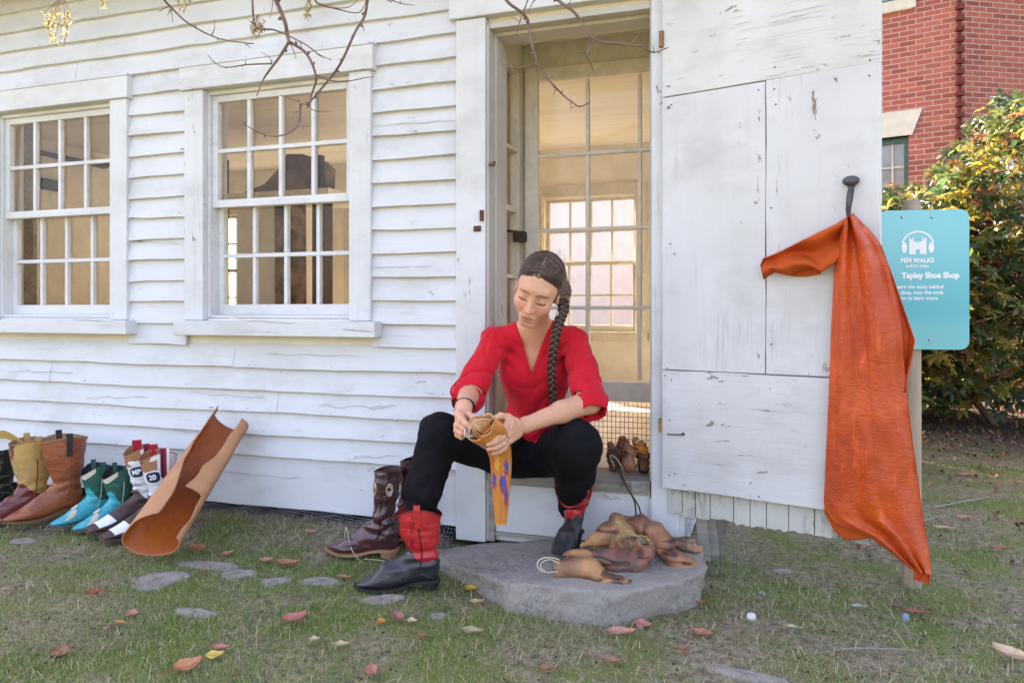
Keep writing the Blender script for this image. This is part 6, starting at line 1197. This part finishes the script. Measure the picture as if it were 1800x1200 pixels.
# ------------------------------------------------------------------ shrub
BS = thing('shrub', tuple(GZ(1740, 742)), 'large leafy evergreen shrub with sunlit yellow-green leaves behind the sign', 'shrub'); BS.location.z = 0
lf = vcol('rhododendron_leaf', .32, .5, trans=.6, bn=60, bd=.001); bx_, by_ = BS.location.x, BS.location.y
mb = MB(); tips = []
rs = random.Random(9)
def grow(p, d, L, r, lev):
    n = 5; pts = [p]
    for i in range(n): d = (d+Vector((rs.uniform(-.25,.25), rs.uniform(-.25,.25), rs.uniform(-.12,.22)))).normalized(); pts.append(pts[-1]+d*L/n)
    mb.tube(pts, [r*(1-.5*i/n) for i in range(n+1)], 6 if lev < 2 else 4)
    if lev >= 3: tips.append((pts[-1], d)); return
    for k in range(3 if lev else 4): q = pts[rs.randint(2, n)]; grow(q, (d*.6+Vector((rs.uniform(-1,1), rs.uniform(-1,1), rs.uniform(-.3,.8)))).normalized(), L*rs.uniform(.6,.8), r*.55, lev+1)
    grow(pts[-1], d, L*.7, r*.6, lev+1)
for k in range(13): a = rs.uniform(0, 2*math.pi); grow(Vector((bx_+rs.uniform(-.9,1.6), by_+rs.uniform(-.3,.8), -.05)), Vector((math.cos(a)*.55, math.sin(a)*.45, 1)).normalized(), rs.uniform(.75,1.0), .028, 0)
mb.build('stems', plain('shrub_bark', (.17,.11,.075), .85, .2, 40, .4), BS, smooth=True)
def topz(x): return np.interp(x, [.5, .85, 1.28, 1.6, 1.87, 2.6], [1.7, 1.88, 2.05, 2.4, 2.85, 3.05])
for k in range(4200):
    x = bx_+rs.choice((rs.uniform(-1.2, 1.7), rs.uniform(-1.2, .2))); y = by_+rs.uniform(-.6, 1.2); tz = topz(x)+.22*float(vnoise(np.array([x*2.3, y*2.3, 0.]), 1)); yf = (y-by_+.75)/1.95
    z = tz*(.05+.95*rs.random()**.85); tips.append((Vector((x, y+.25*float(vnoise(np.array([x*2, z*2, 3.]), 1)), z)), Vector((rs.uniform(-.7,.7), rs.uniform(-.9,.3), rs.uniform(.2,1))).normalized()))
tips = [t_ for t_ in tips if t_[0].z < topz(t_[0].x)+.15 and t_[0].z > .06 and float(vnoise(np.array([*t_[0]])*3.0, 1, 7)) > -.42]
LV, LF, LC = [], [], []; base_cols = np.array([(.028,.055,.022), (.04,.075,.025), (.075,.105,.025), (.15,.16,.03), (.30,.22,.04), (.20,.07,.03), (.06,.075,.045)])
for P_, d in tips:
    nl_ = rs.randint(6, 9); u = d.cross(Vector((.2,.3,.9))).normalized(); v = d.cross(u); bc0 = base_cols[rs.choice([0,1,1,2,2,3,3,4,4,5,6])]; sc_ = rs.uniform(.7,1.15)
    for k in range(nl_):
        a = 2*math.pi*k/nl_+rs.uniform(-.3,.3); o = (u*math.cos(a)+v*math.sin(a)); L = rs.uniform(.07,.125)*sc_; w_ = L*rs.uniform(.14,.19); dr = (o+d*rs.uniform(-.35,.5)).normalized(); sd_ = dr.cross(d).normalized(); up = sd_.cross(dr); b = len(LV)
        for s_, hw, dz in ((.05,.15,0),(.35,.9,.004),(.68,.95,.0),(1.0,.0,-.02)):
            c = P_+dr*L*s_+up*dz*(L/.1)
            if hw: LV += [tuple(c-sd_*w_*hw+up*.2*w_), tuple(c), tuple(c+sd_*w_*hw+up*.2*w_)]
            else: LV += [tuple(c)]
        for r_ in (0, 1): LF += [(b+r_*3, b+r_*3+1, b+r_*3+4, b+r_*3+3), (b+r_*3+1, b+r_*3+2, b+r_*3+5, b+r_*3+4)]
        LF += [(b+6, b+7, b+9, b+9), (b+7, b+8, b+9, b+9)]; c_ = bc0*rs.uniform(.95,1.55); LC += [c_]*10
q = np.array(LF); tri = q[:, 2] == q[:, 3]
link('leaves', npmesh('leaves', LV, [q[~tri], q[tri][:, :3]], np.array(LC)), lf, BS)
# ------------------------------------------------------------------ grass, straw and litter
def scatter(n, x0, x1, y0, y1):
    return np.stack([rng.uniform(x0, x1, n), rng.uniform(y0, y1, n)], 1)
stone_poly = np.array([(p.x, p.y) for p in loop])
def inpoly(P, poly, grow_=1.0):
    c = poly.mean(0); poly = (poly-c)*grow_+c; x, y = P.T; r = np.zeros(len(P), bool); j = len(poly)-1
    for i in range(len(poly)):
        xi, yi = poly[i]; xj, yj = poly[j]; r ^= ((yi > y) != (yj > y)) & (x < (xj-xi)*(y-yi)/(yj-yi+1e-12)+xi); j = i
    return r
SP = [(GZ(px, py).x, GZ(px, py).y, a, b, an) for px, py, a, b, an, lb in FST]
def clear(P):
    m = ~inpoly(P, stone_poly, 1.0)
    for x, y, a, b, an in SP: dx, dy = P[:,0]-x, P[:,1]-y; u = dx*math.cos(an)+dy*math.sin(an); v = -dx*math.sin(an)+dy*math.cos(an); m &= (u/a)**2+(v/b)**2 > .62
    m &= ~((P[:,1] > -.03) & (P[:,0] < -.32)); return m
def visible(P, pad=60): px, py, t = proj(np.c_[P, np.zeros(len(P))]); return (t > 1.3) & (px > -pad) & (px < 1800+pad) & (py < 1200+pad*2)
def blades(name, P, L, wd, lean, cols, mat, curl=.5, lift=0.0, lr=(.3, 1.5)):
    n = len(P); z = gh(P[:,0], P[:,1])-.002+lift; a = rng.uniform(0, 2*math.pi, n); L = L*rng.uniform(.5, 1.35, n); ln = lean*rng.uniform(*lr, n); dx, dy = np.cos(a), np.sin(a); wx, wy = -dy*wd*.5, dx*wd*.5
    B0 = np.c_[P, z]; m1 = np.c_[P[:,0]+dx*L*.5*np.sin(ln*.6), P[:,1]+dy*L*.5*np.sin(ln*.6), z+L*.5*np.cos(ln*.6)]; l2 = ln*(1+curl); m2 = m1+np.c_[dx*L*.5*np.sin(l2), dy*L*.5*np.sin(l2), L*.5*np.cos(l2)]; m2[:,2] = np.maximum(m2[:,2], z+.002)
    W_ = np.c_[wx, wy, 0*wx]; V = np.stack([B0-W_, B0+W_, m1+W_*.8, m1-W_*.8, m2], 1).reshape(-1, 3); k = np.arange(n)[:, None]*5; F = [k+np.array([[0,1,2,3]]), k+np.array([[3,2,4]])]
    o = link(name, npmesh(name, V, F, np.repeat(cols, 5, 0)), mat); return tag(o, kind='stuff')
def nz(P, s, o): return vnoise(np.c_[P, np.zeros(len(P))], s, o)
gm = vcol('grass_blade', .6, .3, trans=.35)
P = scatter(600000, -4.6, 2.6, -2.45, .15); P = P[visible(P)]; P = P[clear(P)]
dens = .42+.55*nz(P, 1.7, 3)+.55*nz(P, 5.5, 9)+.45*nz(P, 14, 2); dens -= .45*np.exp(-((P[:,1]+.02)/.16)**2)*(P[:,0] < -1.2); dens += .18*np.clip((-P[:,1]-1.1)/.5, 0, 1); dens -= .32*np.clip((P[:,0]+.1)/.5, 0, 1)*np.clip((P[:,1]+1.35)/.3, 0, 1)
keep = rng.rand(len(P)) < np.clip(dens, .10, 1)*.95; P = P[keep]; dens = dens[keep]; n = len(P)
gc = np.array([(.15,.26,.05), (.22,.33,.07), (.32,.39,.13), (.11,.20,.06), (.40,.38,.19), (.50,.43,.24), (.58,.49,.31)]); pr_ = rng.rand(n); lush = np.clip(.36+.95*nz(P, 1.9, 15)+.25*(dens-.5)+.25*np.clip((P[:,0]+1.9)/1.5, 0, 1)*np.clip(-P[:,1]-1.2, 0, 1)*2, 0, 1)
gi = np.where(pr_ < .68*lush+.26, rng.randint(0, 4, n), np.where(pr_ < .88, 4, rng.randint(5, 7, n))); cols = gc[gi]*rng.uniform(.75, 1.3, (n, 1))
blades('grass', P, .014+.009*lush+.008*np.clip((-P[:,1]-1.0), 0, 1), .0014, .85, cols, gm)
P = scatter(30000, .1, 5.2, -.3, 6.5); P = np.concatenate([P, scatter(18000, -.3, 1.6, -.35, 2.5)]); P = P[visible(P)]; P = P[clear(P)]; P = P[rng.rand(len(P)) < np.clip(.45+.6*nz(P, 1.6, 33)-.12*np.clip(P[:,1]-2.4, 0, 3)*2, .02, 1)]; n = len(P)
blades('grass', P, .028, .003, .9, gc[rng.choice([0,1,3,3,4,5], n)]*rng.uniform(.6, 1.1, (n, 1)), gm)
# flat straw, pine needles and clippings
P = scatter(90000, -4.6, 2.0, -2.4, .05); P = P[visible(P)]; P = P[clear(P)]; w_ = .16+.35*np.clip(nz(P, 2.1, 21), 0, 1)+.9*np.exp(-((P[:,1]+.08)/.17)**2)*(P[:,0] < -1.15)*(P[:,0] > -2.9)+.25*np.clip((P[:,0]+.2), 0, 1); P = P[rng.rand(len(P)) < w_*.95]; n = len(P)
sc2 = np.array([(.38,.29,.17), (.45,.36,.22), (.26,.16,.09), (.20,.11,.06), (.52,.45,.31)]); blades('straw_litter', P, .045, .0016, 1.45, sc2[rng.randint(0, 5, n)]*rng.uniform(.6,1.15,(n,1)), vcol('straw', .8, .15), .08, .006, (.93, 1.06))
P = scatter(14000, .2, 6, .3, 6.5); P = P[visible(P)]; P = P[rng.rand(len(P)) < .10+.7*np.clip((P[:,1]-2.5)/1.5, 0, 1)]; n = len(P); blades('leaf_litter', P, .06, .016, 1.5, np.array([(.22,.08,.045), (.16,.07,.04), (.30,.15,.09), (.10,.05,.03)])[rng.randint(0,4,n)]*rng.uniform(.6,1.1,(n,1)), vcol('litter', .8, .15), .02, .008, (.97, 1.04))
mg = MB()                                                     # crumbs of soil and grit
P = scatter(9000, -4.4, 2.2, -2.3, 0); P = P[visible(P)]; P = P[clear(P)]
oc = np.array([(1,0,0),(-1,0,0),(0,1,0),(0,-1,0),(0,0,1),(0,0,-1)], float); of = np.array([(0,2,4),(2,1,4),(1,3,4),(3,0,4),(2,0,5),(1,2,5),(3,1,5),(0,3,5)]); n = len(P); s_ = rng.uniform(.0015,.0055,(n,1,1))*rng.uniform(.6,1.3,(n,6,3)); V = (np.c_[P, gh(P[:,0], P[:,1])+.001][:, None, :]+oc[None]*s_).reshape(-1, 3); F = (np.arange(n)[:, None, None]*6+of[None]).reshape(-1, 3)
tag(link('soil_grit', npmesh('soil_grit', V, F, np.repeat(np.array([(.10,.08,.06),(.16,.14,.12),(.06,.045,.035),(.28,.26,.24)])[rng.randint(0,4,n)], 6, 0)), vcol('grit', .9, .1)), kind='stuff')
# ------------------------------------------------------------------ fallen leaves and twigs, each on its own
lm = vcol('fallen_leaf', .55, .3, trans=.25, bn=70, bd=.001)
def leaf(px, py, L, wd, ang, curl, col, label, tilt=.2, z=None):
    c = GZ(px, py, .012); N, Mv = 10, 6; V = []; C_ = []; r = random.Random(px*7+py)
    for i in range(N+1):
        u = i/N; hw = wd/2*(math.sin(math.pi*u**.85)**.8+.02)
        for j in range(Mv+1):
            v = j/Mv*2-1; x = (u-.5)*L; y = v*hw*(1-.1*math.sin(u*30)*abs(v)); zz = curl*L*(v*v*.5+(u-.5)**2*1.6)+tilt*y*.8+.002*math.sin(u*9+v*4); V.append((c.x+x*math.cos(ang)-y*math.sin(ang), c.y+x*math.sin(ang)+y*math.cos(ang), zz)); f = r.uniform(.85,1.1)*(1-.25*(abs(v) < .12)); C_.append((col[0]*f, col[1]*f, col[2]*f))
    V = np.array(V); V[:,2] += float(gh(c.x, c.y))+.010-V[:,2].min() if z is None else z-V[:,2].min(); F = np.array([(i*(Mv+1)+j, (i+1)*(Mv+1)+j, (i+1)*(Mv+1)+j+1, i*(Mv+1)+j+1) for i in range(N) for j in range(Mv)])
    o = link('fallen_leaf', npmesh('fallen_leaf', V, F, np.array(C_)), lm, smooth=True, origin=(c.x, c.y, 0)); tag(o, label, 'leaf', 'dead leaves fallen on the lawn')
    mb = MB(); mb.tube([Vector(V[Mv//2].tolist()), Vector(V[Mv//2].tolist())-Vector((math.cos(ang), math.sin(ang), -.1))*L*.35], .0009, 4, col=tuple(x*.6 for x in col)); mb.build('leaf_stalk', lm, o)
PK, RD, OR, YL, BN, TN = (.55,.22,.17), (.42,.11,.06), (.62,.25,.07), (.72,.55,.12), (.28,.13,.07), (.58,.38,.22)
for a in ((518,1088,.075,.04,1.0,.35,PK,'pinkish curled leaf upright in the grass left of centre'), (330,1168,.075,.05,1.2,.25,(.66,.27,.15),'orange-pink leaf standing near the bottom edge'), (377,1148,.05,.035,.9,.1,YL,'bright yellow leaf beside a pink one near the bottom edge'), (388,1135,.05,.02,.3,.2,PK,'thin pink leaf touching the yellow leaf'), (105,1138,.07,.045,-.3,.15,BN,'reddish-brown leaf lying flat at lower left'), (652,1182,.055,.03,-1.0,.3,PK,'small pink leaf at the bottom edge below the black boot'), (700,1086,.06,.03,-.6,.3,(.40,.17,.14),'dull purple-pink folded leaf left of the slate chip'), (724,1090,.03,.02,.2,.2,(.72,.55,.38),'tiny pale leaf beside the dull purple one'), (828,1028,.045,.03,.2,.25,(.70,.40,.05),'golden leaf against the left side of the granite step'), (838,1050,.05,.022,.5,.15,TN,'pale tan leaf below the golden one by the step'), (670,1092,.03,.025,.2,.3,OR,'small orange scrap of leaf left of the purple leaf'), (830,1108,.065,.03,.15,.15,(.40,.33,.20),'olive-tan leaf in front of the step'), (742,1120,.05,.015,.0,.1,BN,'narrow brown leaf in the grass left of the step'), (1092,1108,.085,.035,.35,.15,(.60,.28,.22),'long pink leaf at the foot of the step'), (1130,1095,.05,.04,.1,.1,(.62,.25,.20),'round pink leaf resting against the step front'), (1235,1110,.06,.03,-.2,.2,(.45,.20,.12),'rust leaf on the grass right of the step'), (1076,1152,.05,.025,.1,.2,(.35,.19,.12),'brown leaf below the long pink leaf'), (1236,1057,.045,.012,0,.1,(.45,.16,.07),'thin rust-red sliver beside the step corner'),
  (1782,1150,.10,.035,-.5,.3,(.72,.52,.36),'large pale curled leaf at the right edge'), (165,1042,.05,.025,.8,.3,RD,'small red leaf in the grass at left'), (232,1073,.045,.035,.2,.2,(.50,.22,.16),'small dusky pink leaf above the yellow one'), (212,1088,.06,.012,0,.1,(.50,.25,.08),'orange sliver of leaf under the dusky pink leaf'), (468,980,.05,.03,.7,.3,(.55,.25,.20),'pink leaf on the needles right of the leather roll'), (505,986,.09,.035,.25,.25,(.42,.20,.11),'broad rusty leaf on the pine needles by the wall'), (348,968,.07,.05,.1,.3,(.40,.18,.09),'brown leaf tucked beside the foot of the leather roll'), (400,972,.05,.025,1.2,.3,(.50,.24,.14),'orange-brown leaf standing beside the leather roll'), (545,948,.065,.02,0,.2,(.50,.22,.19),'reddish leaf lying near the wire mesh'), (360,998,.045,.012,.2,.1,(.50,.22,.10),'orange scrap on the long flat stone'), (604,1012,.06,.02,.1,.2,(.40,.20,.12),'brown leaf beside the bluish stone'), (1395,1100,.05,.01,-.1,.1,(.60,.55,.35),'pale straw-coloured leaf on the bare lawn'), (1610,1075,.08,.015,-.1,.1,(.40,.12,.08),'dark red narrow leaf on soil below the hide'), (1700,905,.10,.02,.1,.1,(.55,.30,.18),'pale orange leaf on the dark lawn right of the post'), (1760,960,.09,.02,.2,.1,(.38,.14,.09),'long red-brown leaf on the far right lawn'), (1660,925,.09,.02,-.2,.1,(.60,.42,.26),'tan leaf just right of the sign post'), (1700,830,.10,.03,.1,.1,(.45,.2,.12),'rust leaf in the shade before the shrub'), (1510,1065,.05,.012,.1,.1,(.45,.44,.42),'grey splinter of wood below the door edge'), (1200,1135,.04,.02,.4,.2,(.32,.15,.09),'small dark leaf below the step corner'), (600,1130,.04,.02,.4,.2,(.60,.50,.28),'small pale yellow leaf in the lush grass'), (552,1122,.03,.02,.4,.2,(.62,.48,.32),'tiny pale leaf beside the pinkish curled one'), (960,1170,.045,.02,.4,.2,(.35,.16,.09),'brown leaf at the bottom below the step')): leaf(*a)
def twig(pts, r, label, mat=None):
    P = [GZ(x, y, .012) for x, y in pts]; P = [Vector((p.x, p.y, float(gh(p.x, p.y))+.012)) for p in P]; mb = MB(); mb.tube(P, [r]*(len(P)-1)+[r*.5], 6, sub=3); tag(mb.build('twig', mat or bark, origin=tuple(P[0]), smooth=True), label, 'twig', 'twigs on the lawn')
twig([(1560,1060),(1600,1068),(1650,1078)], .0035, 'red-brown twig on bare soil beyond the hide'); twig([(1575,1050),(1610,1062),(1640,1064)], .003, 'second red-brown twig crossing the first'); twig([(1600,1138),(1500,1135),(1450,1140)], .002, 'thin grey twig across the lower right lawn', M['greywood']); twig([(1410,1115),(1440,1122),(1470,1128)], .002, 'short pale twig on the thin grass', M['greywood']); twig([(210,1090),(190,1092),(170,1096)], .003, 'short brown twig at lower left')
twig([(1640,890),(1690,880),(1740,872)], .004, 'long pale stick on the dark lawn beyond the post', M['greywood'])
